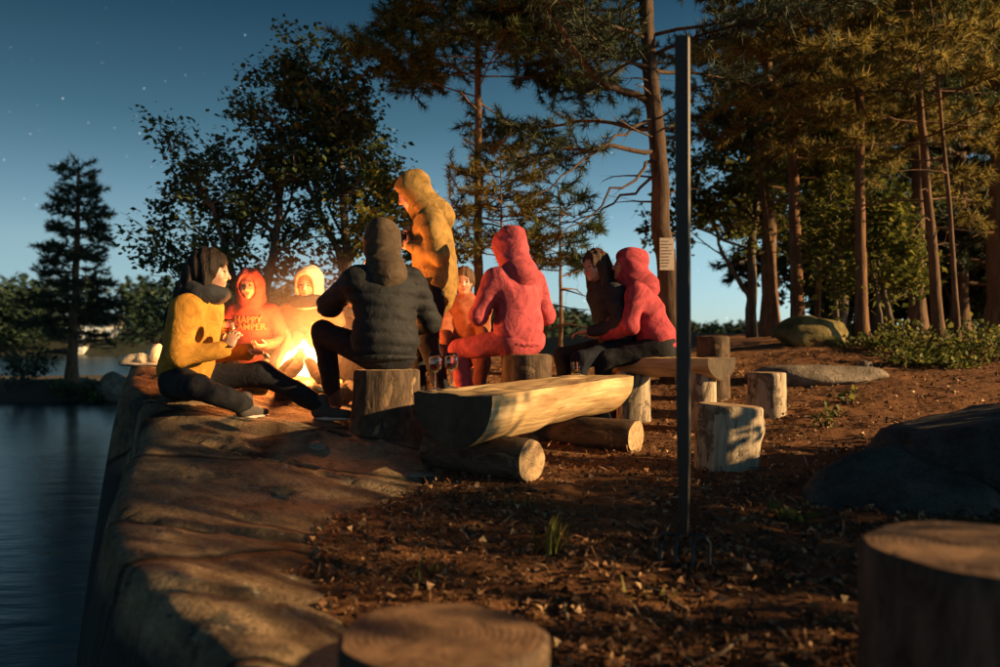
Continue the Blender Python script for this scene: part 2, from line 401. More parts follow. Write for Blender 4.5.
def m_plain(name, c, rough=0.6, metal=0.0, spec=0.4):
    m, t, b = mat(name)
    n1 = noise(t, coord(t), 30, 4, 0.6)
    r = ramp(t, n1, [(0.3, tuple(x * 0.75 for x in c)), (0.7, c)])
    t.links.new(r.outputs[0], b.inputs['Base Color']); b.inputs['Roughness'].default_value = rough
    b.inputs['Metallic'].default_value = metal; b.inputs['Specular IOR Level'].default_value = spec; return m

M_skin = m_skin('skin', (0.46, 0.265, 0.175))
M_eye = m_plain('eye', (0.05, 0.032, 0.024), 0.25); M_brow = m_plain('brow', (0.20, 0.12, 0.08), 0.8)
M_lip = m_plain('lip', (0.40, 0.16, 0.13), 0.5)
M_trouser = m_cloth('dark_trouser', (0.014, 0.015, 0.019), 0.4)
M_jeans = m_cloth('blue_jeans', (0.010, 0.013, 0.022), 0.4)
M_shoe = m_plain('shoe_canvas', (0.06, 0.05, 0.045), 0.8)
M_sole = m_plain('shoe_sole', (0.45, 0.40, 0.34), 0.7)
M_hair_dark = m_hair('hair_dark', (0.022, 0.014, 0.011))
M_hair_brown = m_hair('hair_brown', (0.16, 0.09, 0.05)); M_hair_chestnut = m_hair('hair_chestnut', (0.075, 0.04, 0.025))
M_steel = m_plain('painted_steel', (0.022, 0.024, 0.026), 0.45, 0.0, 0.5)
M_paper = m_plain('paper', (0.48, 0.42, 0.36), 0.9)
M_ink = m_plain('ink', (0.13, 0.10, 0.09), 0.9)

def m_glass():
    m, t, b = mat('clear_glass'); b.inputs['Base Color'].default_value = (1, 1, 1, 1); b.inputs['Roughness'].default_value = 0.02
    b.inputs['Transmission Weight'].default_value = 1.0; b.inputs['IOR'].default_value = 1.45; return m
M_glass = m_glass()
def m_wine(name, c):
    m, t, b = mat(name); b.inputs['Base Color'].default_value = (*c, 1); b.inputs['Roughness'].default_value = 0.05
    b.inputs['Transmission Weight'].default_value = 0.7; b.inputs['IOR'].default_value = 1.33; return m
M_wine = m_wine('red_wine', (0.35, 0.03, 0.03)); M_amber = m_wine('amber_drink', (0.8, 0.45, 0.12))

def m_water():
    m, t, b = mat('lake_water')
    b.inputs['Base Color'].default_value = (0.004, 0.012, 0.017, 1); b.inputs['Roughness'].default_value = 0.22
    b.inputs['IOR'].default_value = 1.22
    n1 = noise(t, coord(t, (0.9, 2.6, 1)), 1.2, 3, 0.5)
    bump(t, b, n1, 0.4, 0.05); return m
M_water = m_water()

# ------------------------------------------------------------------ terrain functions
YE = [-12, -3, 0, 1.9, 2.3, 3.2, 4.2, 5.6, 7.0, 8.0, 10.0, 12.0, 14.0, 40]
XE = [-3.0, -1.4, -0.62, -0.74, -0.98, -1.48, -1.93, -2.56, -2.80, -3.2, -3.7, -3.6, -3.0, 0.0]
ZE = [-0.1, 0.0, 0.08, 0.185, 0.22, 0.33, 0.50, 0.84, 0.74, 0.6, 0.45, 0.2, -0.2, -0.5]
XB = [-2.2, -1.0, -0.45, -0.55, -0.59, -0.80, -0.42, 0.02, 0.10, 0.0, -1.0, -2, -2, -2]
def xe(y): return np.interp(y, YE, XE)
def xb(y): return np.interp(y, [-12, -3, 0, 1.9, 2.3, 2.8, 3.4, 4.0, 4.9, 6.0, 7.2, 8.4, 9.5, 12], [-2.2, -1, -.45, -.62, -.64, -.78, -.74, -.40, -.10, 0.05, -.4, -1.5, -2.6, -3])
def soil_z(x, y):
    x = np.asarray(x, float); y = np.asarray(y, float)
    mid = np.interp(y, [-30, -8, 0, 1.5, 3, 4, 5, 6, 7.2, 8.5, 9.5, 11, 14, 18, 24, 60], [-0.2, -.05, 0, .05, .22, .27, .31, .40, .58, .76, .82, .76, .35, -1.2, -1.8, -2.4])
    rgt = np.interp(y, [-30, -8, 0, 1.5, 3, 4, 5, 6, 7.2, 8.5, 9.5, 11, 14, 24, 60], [0.3, 0.2, .12, .14, .26, .31, .36, .50, .70, .92, 1.0, 1.05, 1.1, 1.3, 1.6])
    wgt = sstep(x, 1.2, 4.2)
    z = mid * (1 - wgt) + rgt * wgt
    z = z + 0.05 * fbm(x * 0.9, y * 0.9, 3) + 0.022 * fbm(x * 5, y * 5, 9) + 0.012 * fbm(x * 18, y * 18, 29, 3)
    z = z - 0.35 * sstep(xb(y) + 0.18 * fbm(x * 3, y * 3, 5) - x, -0.1, 0.55)
    z = z - 2.6 * sstep(xe(y) - x, -0.35, 0.5)
    return z
def rock_z(x, y):
    x = np.asarray(x, float); y = np.asarray(y, float)
    ex = xe(y) + 0.17 * fbm(x * 0.0 + 3, y * 1.1, 41, 5)
    z = np.interp(y, YE, ZE) - 0.165 * np.clip(x - ex - 0.1, 0, 9)
    z = z - 0.45 * sstep(x - xb(y), 0.1, 0.9)
    lay = fbm(x * 0.55, y * 2.1, 12, 3)
    z = z + 0.05 * lay + 0.03 * fbm(x * 2, y * 2, 19) + 0.012 * fbm(x * 9, y * 9, 21)
    # joint steps across the slab
    st = y * 1.6 + 0.5 * x + 1.2 * vnoise(x * .7, y * .7, 4)
    z = z + 0.02 * (np.abs((st % 1.0) - 0.5) < 0.06) * -1.0
    dx = ex + 0.06 - x
    z = z - np.where(dx > 0, 0.06 * np.clip(dx, 0, .2) ** 0.5 + 9.0 * np.clip(dx - 0.04, 0, 9) ** 1.3, 0)
    return np.maximum(z, -2.2)
def gz(x, y): return float(max(soil_z(x, y), rock_z(x, y))) if x < 1.2 else float(soil_z(x, y))

def axis(parts):
    out = [parts[0][0]]
    for a, b, s in parts:
        n = max(1, int(round((b - a) / s))); out += list(a + (np.arange(n) + 1) * (b - a) / n)
    return np.array(out)
def grid_mesh(name, xs, ys, zf, m):
    X, Y = np.meshgrid(xs, ys); Z = zf(X, Y)
    V = np.stack([X.ravel(), Y.ravel(), Z.ravel()], 1)
    nx = len(xs); ny = len(ys); i = np.arange(nx * ny).reshape(ny, nx)
    Q = np.stack([i[:-1, :-1].ravel(), i[:-1, 1:].ravel(), i[1:, 1:].ravel(), i[1:, :-1].ravel()], 1)
    return mesh_from(name, V, Q, m)

g = obj('ground', grid_mesh('ground', axis([(-9, -3, .5), (-3, -1.2, .1), (-1.2, 3.5, .03), (3.5, 7, .1), (7, 60, 1.5)]), axis([(-30, -2, 1.5), (-2, .8, .15), (.8, 5, .034), (5, 10, .05), (10, 18, .25), (18, 70, 2)]), soil_z, M_soil)); tag(g, kind='structure')
g = obj('granite_ledge', grid_mesh('granite_ledge', axis([(-6, -3.2, .08), (-3.2, .9, .03)]), axis([(-4, 1, .12), (1, 7.5, .034), (7.5, 14, .1)]), rock_z, M_granite)); tag(g, kind='structure')
WZ = -1.0
g = obj('lake', mesh_from('lake', [(-1500, -300, WZ), (1500, -300, WZ), (1500, 2600, WZ), (-1500, 2600, WZ)], np.array([[0, 1, 2, 3]]), M_water)); tag(g, kind='structure')
# far shore and the wooded point to the left
def shore_z(X, Y):
    d = Y - (150 + np.minimum(0.018 * (X + 72) ** 2 * (X > -72), 430) + 8 * vnoise(X * .02, X * 0, 3))
    return WZ - 1.5 + np.clip(d, -5, 12) * 0.45 + np.clip(d - 12, 0, 80) * 0.09 + 1.2 * fbm(X * .03, Y * .03, 6, 3) * (d > 0)
M_shore = m_plain('far_bank', (0.018, 0.026, 0.018), 0.95)
g = obj('far_shore_hill', grid_mesh('far_shore_hill', axis([(-420, 520, 10)]), axis([(140, 300, 6), (300, 1000, 25)]), shore_z, M_shore)); tag(g, kind='structure')
def point_z(X, Y):
    a = sstep(-12.4 - X + 1.2 * vnoise(Y * .4, X * 0, 8), 0, 4.0) * sstep(Y, 25.5, 29) * sstep(40 - Y, 0, 5)
    return WZ - 0.6 + 1.25 * a + 0.22 * fbm(X * .5, Y * .5, 31, 4) * a
M_bank = m_plain('point_bank', (0.06, 0.05, 0.035), 0.95)
g = obj('wooded_point_terrain', grid_mesh('wooded_point_terrain', axis([(-45, -20, 1.0), (-20, -11, .25)]), axis([(24, 42, .35)]), point_z, M_bank)); tag(g, kind='structure')

# ------------------------------------------------------------------ vegetation builders
def fibo(n, rg):
    v = rg.normal(size=(n, 3)); return v / np.linalg.norm(v, axis=1)[:, None]
def needles(P, D, n, ln, wd, rg, spread=0.8):
    """n thin blades round each twig point P with twig direction D -> tris"""
    k = len(P); Pn = np.repeat(P, n, 0); Dn = np.repeat(D, n, 0)
    d = Dn * 0.75 + fibo(k * n, rg) * spread; d /= np.linalg.norm(d, axis=1)[:, None]
    l = ln * (0.6 + 0.6 * rg.random(k * n))[:, None]
    s = np.cross(d, fibo(k * n, rg)); s /= np.linalg.norm(s, axis=1)[:, None] + 1e-9
    b = Pn + (rg.random((k * n, 1)) - .5) * Dn * 0.07
    V = np.stack([b - s * wd * .5, b + s * wd * .5, b + d * l], 1).reshape(-1, 3)
    return V, np.arange(len(V)).reshape(-1, 3)
def leaves(P, size, rg, flat=0.5, droop=0.2):
    n = len(P); nv = fibo(n, rg) * 1.0; nv[:, 2] = np.abs(nv[:, 2]) + flat; nv /= np.linalg.norm(nv, axis=1)[:, None]
    d = fibo(n, rg); d -= nv * (d * nv).sum(1)[:, None]; d /= np.linalg.norm(d, axis=1)[:, None] + 1e-9
    d[:, 2] -= droop; s = np.cross(d, nv)
    sz = (size * (0.6 + 0.8 * rg.random(n)))[:, None]
    w = sz * 0.36
    V = np.stack([P, P + d * sz * .45 + s * w + nv * sz * .08, P + d * sz, P + d * sz * .45 - s * w + nv * sz * .08], 1).reshape(-1, 3)
    return V, np.arange(n * 4).reshape(-1, 4)
def curve(p, d, ln, n, bend, rg, wob=0.12):
    pts = [np.array(p, float)]; d = nrm(d)
    for i in range(n):
        d = nrm(d + np.asarray(bend) / n + rg.normal(size=3) * wob)
        pts.append(pts[-1] + d * ln / n)
    return np.array(pts)
def resample(P, t):
    seg = np.linspace(0, 1, len(P)); return np.stack([np.interp(t, seg, P[:, j]) for j in range(3)], -1)

def pine(label, base, top, r0, crown0, crad, nbr, seed, m_needle=M_needle, m_bark=M_bark_pine, limbs=(), nper=13, nl=.12, nw=.012,
         r1=None, droop=-.35, dead=6, bias=None, density=1.0, mid=None, twig=.36, group=None, name='pine_tree', prof=lambda t: (1 - t) ** .6, needle_from=.3, cat='tree'):
    rg = np.random.default_rng(seed)
    base = np.asarray(base, float); top = np.asarray(top, float)
    root = empty(name, base); tag(root, label, cat, group)
    ctl = [np.zeros(3)] + ([np.asarray(mid) - base] if mid is not None else []) + [top - base]
    t = np.linspace(0, 1, 15)
    if mid is not None:
        a, b_, c_ = ctl; P = ((1 - t) ** 2)[:, None] * a + (2 * t * (1 - t))[:, None] * b_ + (t ** 2)[:, None] * c_
    else:
        P = t[:, None] * ctl[-1]
    P[1:-1] += rg.normal(size=(13, 3)) * r0 * 0.12
    r1 = r1 if r1 is not None else r0 * .25
    rad = r0 + (r1 - r0) * t; rad[0] *= 1.5; rad[1] *= 1.06
    P[0, 2] -= 0.12
    tb = MB(); tt = np.linspace(0, 1, 40); tb.tube(resample(P, tt), np.interp(tt, t, rad), 12, wob=.10, rg=rg)
    trunk = obj('trunk', tb.mesh('trunk', m_bark), root)
    H = top[2] - base[2]
    tp = []; td = []; bm_ = MB()
    def grow(bp, blen, brad, live=True):
        bm_.tube(bp, np.linspace(brad, brad * .25, len(bp)), 6, cap=False)
        if not live:
            for q in range(int(blen * 5)):
                s = rg.random() * .8 + .2; p = resample(bp, s)
                d = nrm(resample(bp, min(1, s + .05)) - resample(bp, s - .05)); 
                tw = curve(p, d + rg.normal(size=3) * .8, .12 + .3 * rg.random(), 3, (0, 0, -.3), rg, .2)
                bm_.tube(tw, [.004, .0015, .0015, .001], 3, cap=False)
            return
        nt_ = int(max(3, blen * 8.5 * density))
        for q in range(nt_):
            s = needle_from + (1 - needle_from) * (q + rg.random()) / nt_
            s = min(s, 1.0); p = resample(bp, s); d = nrm(resample(bp, min(1, s + .06)) - resample(bp, max(0, s - .06)))
            side = nrm(np.cross(d, (0, 0, 1))) * (1 if q % 2 else -1)
            tl = twig * (0.6 + .7 * rg.random()) * (1.15 - .5 * s)
            tw = curve(p, d * .6 + side * .8 + rg.normal(size=3) * .3, tl, 4, (0, 0, .18), rg, .12)
            bm_.tube(tw, np.linspace(.006, .002, 5), 3, cap=False)
            for s2 in np.arange(.25, 1.01, .09 / tl * .8):
                tp.append(resample(tw, s2)); td.append(nrm(tw[-1] - tw[0]))
    for i in range(nbr):
        f = crown0 + (1 - crown0) * ((i + rg.random()) / nbr)
        p = resample(P, f); az = i * 2.399 + rg.random() * .9
        if bias is not None and rg.random() < bias[1]: az = bias[0] + rg.normal() * .6
        bl = crad * (0.25 + .75 * prof((f - crown0) / (1 - crown0))) * (.7 + .5 * rg.random())
        up = .05 + .45 * (f - crown0) + rg.normal() * .12
        bp = curve(p, (math.cos(az), math.sin(az), up), bl, 7, (0, 0, droop + .5 * rg.random()), rg, .07)
        grow(bp, bl, max(.008, float(np.interp(f, t, rad)) * .28))
    for i in range(dead):
        f = crown0 * (.45 + .55 * rg.random()); p = resample(P, f); az = rg.random() * 6.28; bl = .3 + .7 * rg.random()
        grow(curve(p, (math.cos(az), math.sin(az), .1), bl, 5, (0, 0, -.3), rg, .1), bl, .012, False)
    for (pts, rr, live) in limbs:
        lp = np.array(pts) - base; lt = np.linspace(0, 1, 12)
        lp = resample(lp, lt) + np.concatenate([[np.zeros(3)], rg.normal(size=(11, 3)) * .025])
        grow(lp, float(np.linalg.norm(np.diff(lp, axis=0), axis=1).sum()), rr, live)
    tag(obj('branches', bm_.mesh('branches', m_bark), root), kind='stuff')
    V, T = needles(np.array(tp), np.array(td), nper, nl, nw, rg)
    cr_ = obj('crown', mesh_from('crown', V, T, m_needle, False), root); cr_['kind'] = 'stuff'
    return root

def broadleaf(label, base, stems, seed, m_leaf_=M_leaf_dark, m_bark=M_bark_grey, lsize=.085, per=9, name='broadleaf_tree', depth=3, spread=.75, lenf=.62, group=None, blen=.95, lum=.16, cat='tree', fill=.9):
    """stems: list of (points relative to base, radius)"""
    rg = np.random.default_rng(seed); base = np.asarray(base, float)
    root = empty(name, base); tag(root, label, cat, group)
    tb = MB(); bmx = MB(); lp = []
    def rec(p, d, ln, r, k):
        c = curve(p, d, ln, 5, (0, 0, .25), rg, .14)
        bmx.tube(c, np.linspace(r, r * .5, 6), 5 if k else 3, cap=False)
        if k == 0:
            for s in np.linspace(.2, 1, per):
                q = resample(c, s) ; lp.append(q + rg.normal(size=3) * .05)
            return
        for j in range(4 if k > 1 else 5):
            s = .3 + .7 * (j + rg.random()) / 4; s = min(s, 1)
            dd = nrm(nrm(c[-1] - c[0]) * .55 + fibo(1, rg)[0] * spread)
            rec(resample(c, s), dd, ln * lenf * (.75 + .5 * rg.random()), r * .5, k - 1)
    for pts, r in stems:
        P = np.array(pts, float); t = np.linspace(0, 1, 16); P2 = resample(P, t); P2[1:] += rg.normal(size=(15, 3)) * r * .2
        P2[0, 2] -= .12
        tb.tube(P2, np.linspace(r * 1.2, r * .25, 16), 9, wob=.1, rg=rg)
        nb = int(np.linalg.norm(P[-1] - P[0]) * 4.2)
        for i in range(nb):
            s = .34 + .66 * (i + rg.random()) / nb; s = min(s, 1); az = i * 2.399 + rg.random()
            d = np.array([math.cos(az), math.sin(az), .15 + .9 * s])
            rec(resample(P2, s), d, blen * (1.15 - .55 * s) * (.75 + .5 * rg.random()), r * .35, depth - 1)
    obj('trunk', tb.mesh('trunk', m_bark), root)
    tag(obj('branches', bmx.mesh('branches', m_bark), root), kind='stuff')
    lp = np.array(lp); lp = np.concatenate([lp, (lp + rg.normal(size=lp.shape) * lum * .5)[rg.random(len(lp)) < fill]])
    V, Q = leaves(lp, lsize, rg)
    c = obj('crown', mesh_from('crown', V, Q, m_leaf_, False), root); c['kind'] = 'stuff'
    return root

def shrub(label, c, rad, h, n, seed, m=M_leaf_yellow, lsize=.06, name='shrub', group=None, nst=9):
    rg = np.random.default_rng(seed); root = empty(name, c); tag(root, label, 'shrub', group)
    sb = MB(); lp = []
    for i in range(nst):
        az = rg.random() * 6.28; rr = rad * (.25 + .75 * rg.random()); 
        cv = curve((math.cos(az) * rr * .2, math.sin(az) * rr * .2, -.03), (math.cos(az) * rr, math.sin(az) * rr, h * (.6 + .5 * rg.random())), math.hypot(rr, h) * .95, 6, (0, 0, .1), rg, .14)
        sb.tube(cv, np.linspace(.012, .003, 7) * max(1, h), 4, cap=False)
        for s in np.linspace(.25, 1, max(3, n // nst)):
            lp.append(resample(cv, s) + rg.normal(size=3) * np.array([.16, .16, .1]) * rad * .8)
    tag(obj('stems', sb.mesh('stems', M_bark_grey), root), kind='stuff')
    V, Q = leaves(np.array(lp), lsize, rg, .1, .0)
    V[:, 2] = np.maximum(V[:, 2], .0)
    f = obj('foliage', mesh_from('foliage', V, Q, m, False), root); f['kind'] = 'stuff'
    return root

# ------------------------------------------------------------------ trees
def gp(px, Y):            # ground point under a photo column
    x = (px - 500) / FPX * Y; return np.array([x, Y, gz(x, Y)])

# tall leaning pine with the paper notice
BP = gp(676, 7.4)
bpt = W(646, -60, 7.4)
def bw(px, py, Y=7.4): return W(px, py, Y)
pine('tall leaning pine with long dead limbs and a paper notice on its trunk', BP, W(640, -190, 7.3), .105, .55, 1.9, 34, 11, m_needle=M_needle_dark, mid=W(652, 110, 7.4), r1=.045, dead=9,
     limbs=[([bw(655, 104), bw(625, 92, 7.2), bw(592, 70, 7.0), bw(566, 40, 6.9), bw(548, 0, 6.8), bw(530, -40, 6.8)], .035, True),
            ([bw(657, 92), bw(636, 60, 7.3), bw(622, 22, 7.2), bw(620, -20, 7.2)], .026, True),
            ([bw(656, 150), bw(610, 148, 7.0), bw(560, 152, 6.8), bw(505, 160, 6.6)], .024, True),
            ([bw(657, 128), bw(600, 118, 7.6), bw(545, 128, 7.9), bw(500, 122, 8.1)], .022, True),
            ([bw(660, 158), bw(632, 176, 7.2), bw(600, 205, 7.0), bw(560, 240, 6.9)], .018, False),
            ([bw(660, 176), bw(628, 196, 7.4), bw(590, 215, 7.6), bw(548, 230, 7.7)], .016, False),
            ([bw(656, 118), bw(618, 132, 6.9), bw(570, 170, 6.5), bw(530, 200, 6.3)], .016, False),
            ([bw(650, 60), bw(600, 20, 7.5), bw(540, 8, 7.6), bw(470, 12, 7.7)], .026, True)],
     twig=.32, density=1.9, nl=.11, nw=.009, bias=(2.9, .5), nper=17, m_bark=M_bark_dark)

# middle pine behind the standing person
pine('straight dark pine with full horizontal boughs behind the standing person', gp(478, 8.5), W(478, -190, 8.5), .055, .47, 1.4, 60, 21, dead=8, twig=.40, nper=24, nw=.013, density=1.9, prof=lambda t: 1 - .8 * t ** 1.6)
pine('slim young pine with yellowish foliage behind the coral hoodie', gp(505, 8.0), W(500, 150, 8.0), .022, .50, .72, 40, 23, m_needle=M_needle_gold, dead=3, twig=.3, nper=20, nl=.09, nw=.011, density=1.3)
pine('spindly pine sapling with a sparse tuft near the horizon', gp(561, 8.2), W(560, 190, 8.2), .026, .50, .62, 22, 25, dead=5, twig=.28, nper=18)

# broadleaf trees on the left bank
B1 = gp(255, 9.2)
broadleaf('spreading broadleaf tree with dark glossy leaves over the seated group', B1,
          [([(0, 0, 0), (.1, 0, .9), (.25, .1, 2.0), (.30, .1, 3.0)], .07), ([(0.05, 0, .3), (-.25, .1, 1.1), (-.5, .1, 2.0), (-.72, .1, 2.45)], .05), ([(0, 0, .25), (-.4, 0, .8), (-.8, 0, 1.25)], .035)], 31, blen=.84, lsize=.068, per=10, fill=.7)
B2 = gp(344, 9.0)
broadleaf('taller broadleaf tree with a bare warm-lit stem beside the dark jacket', B2,
          [([(0, 0, 0), (.02, 0, 1.2), (-.05, 0, 2.2), (-.2, 0, 3.1)], .06), ([(0, 0, .9), (.2, .1, 1.6), (.22, .1, 2.2)], .03), ([(-.02, 0, 1.1), (-.45, .1, 2.0), (-.7, .1, 3.0)], .035)], 33, blen=.66, lsize=.066, per=10, fill=.7, m_leaf_=M_leaf_dark)
broadleaf('leafy sapling with olive leaves just behind the standing person', gp(388, 8.2), [([(0, 0, 0), (.05, 0, .9), (0, 0, 1.75)], .025)], 35, m_leaf_=M_leaf_yellow, blen=.5, lsize=.07, per=6)

# small conifer and growth on the wooded point
tz = lambda x, y: float(point_z(np.array(x), np.array(y)))
PX = (57 - 500) / FPX * 28
pine('lone dark conifer standing on the low point across the water', (PX, 29, tz(PX, 29)), (PX + .2, 29, W(62, 168, 29)[2]), .20, .22, 1.75, 74, 41, m_needle=M_needle_dark, dead=5, twig=.5, nper=10, nl=.22, nw=.035, density=1.1, name='conifer_tree', prof=lambda t: (1 - t) ** .75, droop=-.5)
for i, (px, Y, rr, h, lb) in enumerate([(8, 28, 1.4, 1.6, 'low dark shrub at the frame edge of the point'), (28, 29.5, 1.1, 1.1, 'small dark shrub next to the lone conifer trunk'), (80, 28, 1.0, .7, 'knee-high shrub on the shore grass of the point'), (100, 27.8, .8, .5, 'low tuft of shrub beside the shore boulder')]):
    x = (px - 500) / FPX * Y
    shrub(lb, (x, Y, tz(x, Y)), rr, h, 500, 50 + i, m=M_needle_dark if i < 2 else M_leaf_dark, lsize=.14, group='shrubs on the point')

# right-hand stand of trees
pine('slim pine leaning over the far crest with a bare lower stem', gp(777, 11.2), W(752, 60, 11.2), .05, .55, 1.3, 20, 61, m_bark=M_bark_red, dead=6, m_needle=M_needle)
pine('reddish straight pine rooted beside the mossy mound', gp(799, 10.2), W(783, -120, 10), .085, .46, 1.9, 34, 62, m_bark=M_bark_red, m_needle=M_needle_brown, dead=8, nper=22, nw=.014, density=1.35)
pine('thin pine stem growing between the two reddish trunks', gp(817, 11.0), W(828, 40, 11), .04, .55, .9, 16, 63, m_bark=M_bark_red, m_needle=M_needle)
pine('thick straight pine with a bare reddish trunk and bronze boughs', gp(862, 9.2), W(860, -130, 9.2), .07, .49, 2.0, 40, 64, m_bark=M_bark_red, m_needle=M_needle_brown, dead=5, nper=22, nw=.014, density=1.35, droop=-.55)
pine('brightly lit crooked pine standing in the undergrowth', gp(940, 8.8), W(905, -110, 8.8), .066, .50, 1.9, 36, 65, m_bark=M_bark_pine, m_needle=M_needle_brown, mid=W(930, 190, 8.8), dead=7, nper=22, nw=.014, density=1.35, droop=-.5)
pine('very thin dark pine stem close by the crooked pine', gp(958, 8.6), W(925, -60, 8.6), .032, .62, 1.2, 18, 66, m_needle=M_needle, mid=W(950, 150, 8.6), dead=4)
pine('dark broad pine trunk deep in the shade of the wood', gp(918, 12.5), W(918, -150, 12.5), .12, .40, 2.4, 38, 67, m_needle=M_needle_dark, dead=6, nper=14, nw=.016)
pine('massive red-brown pine trunk at the right frame edge', gp(1000, 10.4), W(1003, -170, 10.4), .17, .46, 2.4, 36, 68, m_bark=M_bark_red, m_needle=M_needle, dead=5, nper=20, nw=.014, density=1.3)
pine('pine with low sweeping boughs above the long-handled fork', gp(770, 12.8), W(765, -190, 12.8), .13, .34, 2.5, 46, 69, m_needle=M_needle_dark, dead=4, nper=15, nw=.015)
broadleaf('pair of bent saplings with yellow-green leaves at the undergrowth edge', gp(893, 9.6), [([(0, 0, 0), (-.06, 0, .4), (-.16, 0, .75), (-.2, 0, 1.5)], .035), ([(-.12, 0, 0), (-.18, 0, .5), (-.28, 0, 1.0), (-.25, 0, 1.9)], .026)], 71, m_leaf_=M_leaf_yellow, blen=.5, lsize=.08, per=6)
broadleaf('dense broadleaf tree with yellowish lower leaves behind the leaning pine', gp(752, 13.2), [([(0, 0, 0), (0, 0, 1.2), (.1, 0, 2.6), (.1, 0, 3.6)], .08), ([(0, 0, .6), (-.5, 0, 1.4), (-.7, 0, 2.2)], .04)], 72, m_leaf_=M_leaf_yellow, blen=1.15, lsize=.10, per=8)
broadleaf('dark broadleaf tree filling the gap between the reddish trunks', gp(842, 14.5), [([(0, 0, 0), (0, 0, 1.2), (.1, 0, 2.8), (.1, 0, 4.2)], .09)], 73, blen=1.5, lsize=.12, per=8)
broadleaf('bright leafy sapling lit beside the thick straight pine', gp(838, 10.4), [([(0, 0, 0), (-.05, 0, .8), (-.1, 0, 2.2)], .03)], 74, m_leaf_=M_leaf_yellow, blen=.6, lsize=.09, per=6)
for i, (px, Y, lb) in enumerate([(880, 17, 'dark pine deep in the wood behind the bent saplings'), (960, 16, 'dark pine deep in the wood behind the thin stem'), (1030, 15, 'dark pine deep in the wood past the massive trunk'), (820, 19, 'dark pine deep in the wood past the mossy mound'), (925, 21, 'farthest dark pine in the wood behind the broad trunk')]):
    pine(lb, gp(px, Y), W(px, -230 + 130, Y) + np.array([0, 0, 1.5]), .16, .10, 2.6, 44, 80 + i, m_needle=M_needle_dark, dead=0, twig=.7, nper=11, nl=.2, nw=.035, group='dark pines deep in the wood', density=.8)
for i, (px, Y, lb) in enumerate([(845, 17.5, 'dark understory bush deep in the wood past the thick pine'), (900, 18.5, 'dark understory bush deep in the wood past the saplings'), (950, 17.5, 'dark understory bush deep in the wood past the crooked pine'), (1000, 17, 'dark understory bush deep in the wood at the frame edge'), (870, 20, 'farthest dark understory bush in the wood')]):
    shrub(lb, gp(px, Y) - [0, 0, .1], 1.5, 2.6, 1500, 180 + i, m=M_leaf_dark, lsize=.2, group='dark bushes deep in the wood', nst=22)
# pines added to shade the point; unseen trees and bushes shading the near ground
for i, (x, y, top, c0, cr_, lb) in enumerate([(9.3, 23.2, 14, .14, 2.6, 'tall dark pine added for shade at the back of the wood, nearest the lake'), (11.8, 22.4, 15, .14, 2.8, 'tall dark pine added for shade at the back of the wood, in mid row'), (14.4, 21.8, 16, .14, 3.0, 'tall dark pine added for shade at the back of the wood, beyond the frame edge')]):
    pine(lb, (x, y, gz(x, y)), (x, y, top), .2, c0, cr_, 60, 90 + i, m_needle=M_needle_dark, dead=0, twig=.8, nper=9, nl=.3, nw=.07, density=.8)
shrub('big rounded bush beyond the frame edge shading the boulder', (4.75, 3.1, gz(4.75, 3.1) - .05), 1.15, 1.05, 3400, 95, m=M_leaf_dark, lsize=.10, nst=26)
for i, (x, y, h_, pr_, lb) in enumerate([(5.6, 1.25, 2.3, 6, 'small broadleaf tree beyond the frame edge beside the broad stump'), (5.9, 2.2, 2.4, 6, 'small broadleaf tree beyond the frame edge beside the boulder bush'), (8.0, 1.5, 2.9, 5, 'taller broadleaf tree beyond the frame edge behind the two small ones')]):
    broadleaf(lb, (x, y, gz(x, y)), [([(0, 0, 0), (0, 0, .8), (.05, .05, h_)], .05)], 97 + i, blen=.8, lsize=.085, per=pr_)
shrub('low dense unseen bush added to shade the broad stump', (2.05, 1.38, gz(2.05, 1.38) - .04), .5, .56, 1700, 196, m=M_leaf_dark, lsize=.07, nst=24)  # bush added out of view so the broad stump falls in shade
# undergrowth on the crest
sh = [(868, 8.6, .35, .22, 'low fern-like clump at the foot of the thick pine'), (905, 8.4, .45, .28, 'yellow-green bush below the bent saplings'), (938, 8.0, .5, .26, 'sprawling bush round the foot of the crooked pine'),
      (968, 8.3, .5, .34, 'lit bush beneath the thin dark stem'), (1000, 8.0, .55, .36, 'bush cut by the right frame edge'), (915, 7.6, .35, .16, 'shaded bush on the near rim of the crest'), (980, 9.2, .6, .4, 'taller bush behind the lit bush'), (890, 9.2, .4, .25, 'leafy clump between the pine and the saplings'), (958, 7.5, .4, .18, 'low creeping bush above the shaded boulder')]
for i, (px, Y, rr, h, lb) in enumerate(sh):
    shrub(lb, gp(px, Y), rr, h * .75, 300, 100 + i, lsize=.055, group='bushes on the crest', m=M_leaf_yellow)
for i, (px, Y, h, lb) in enumerate([(850, 6.2, .13, 'small bright plant near the rock slab'), (822, 5.5, .10, 'low leafy plant in the lit soil'), (838, 5.8, .10, 'leafy plant between the slab and the shade edge'), (791, 3.35, .07, 'tiny plant at the shade edge by the stumps')]):
    shrub(lb, gp(px, Y), h * .9, h, 34, 120 + i, lsize=.05, name='plant', group='small plants in the clearing', nst=6)

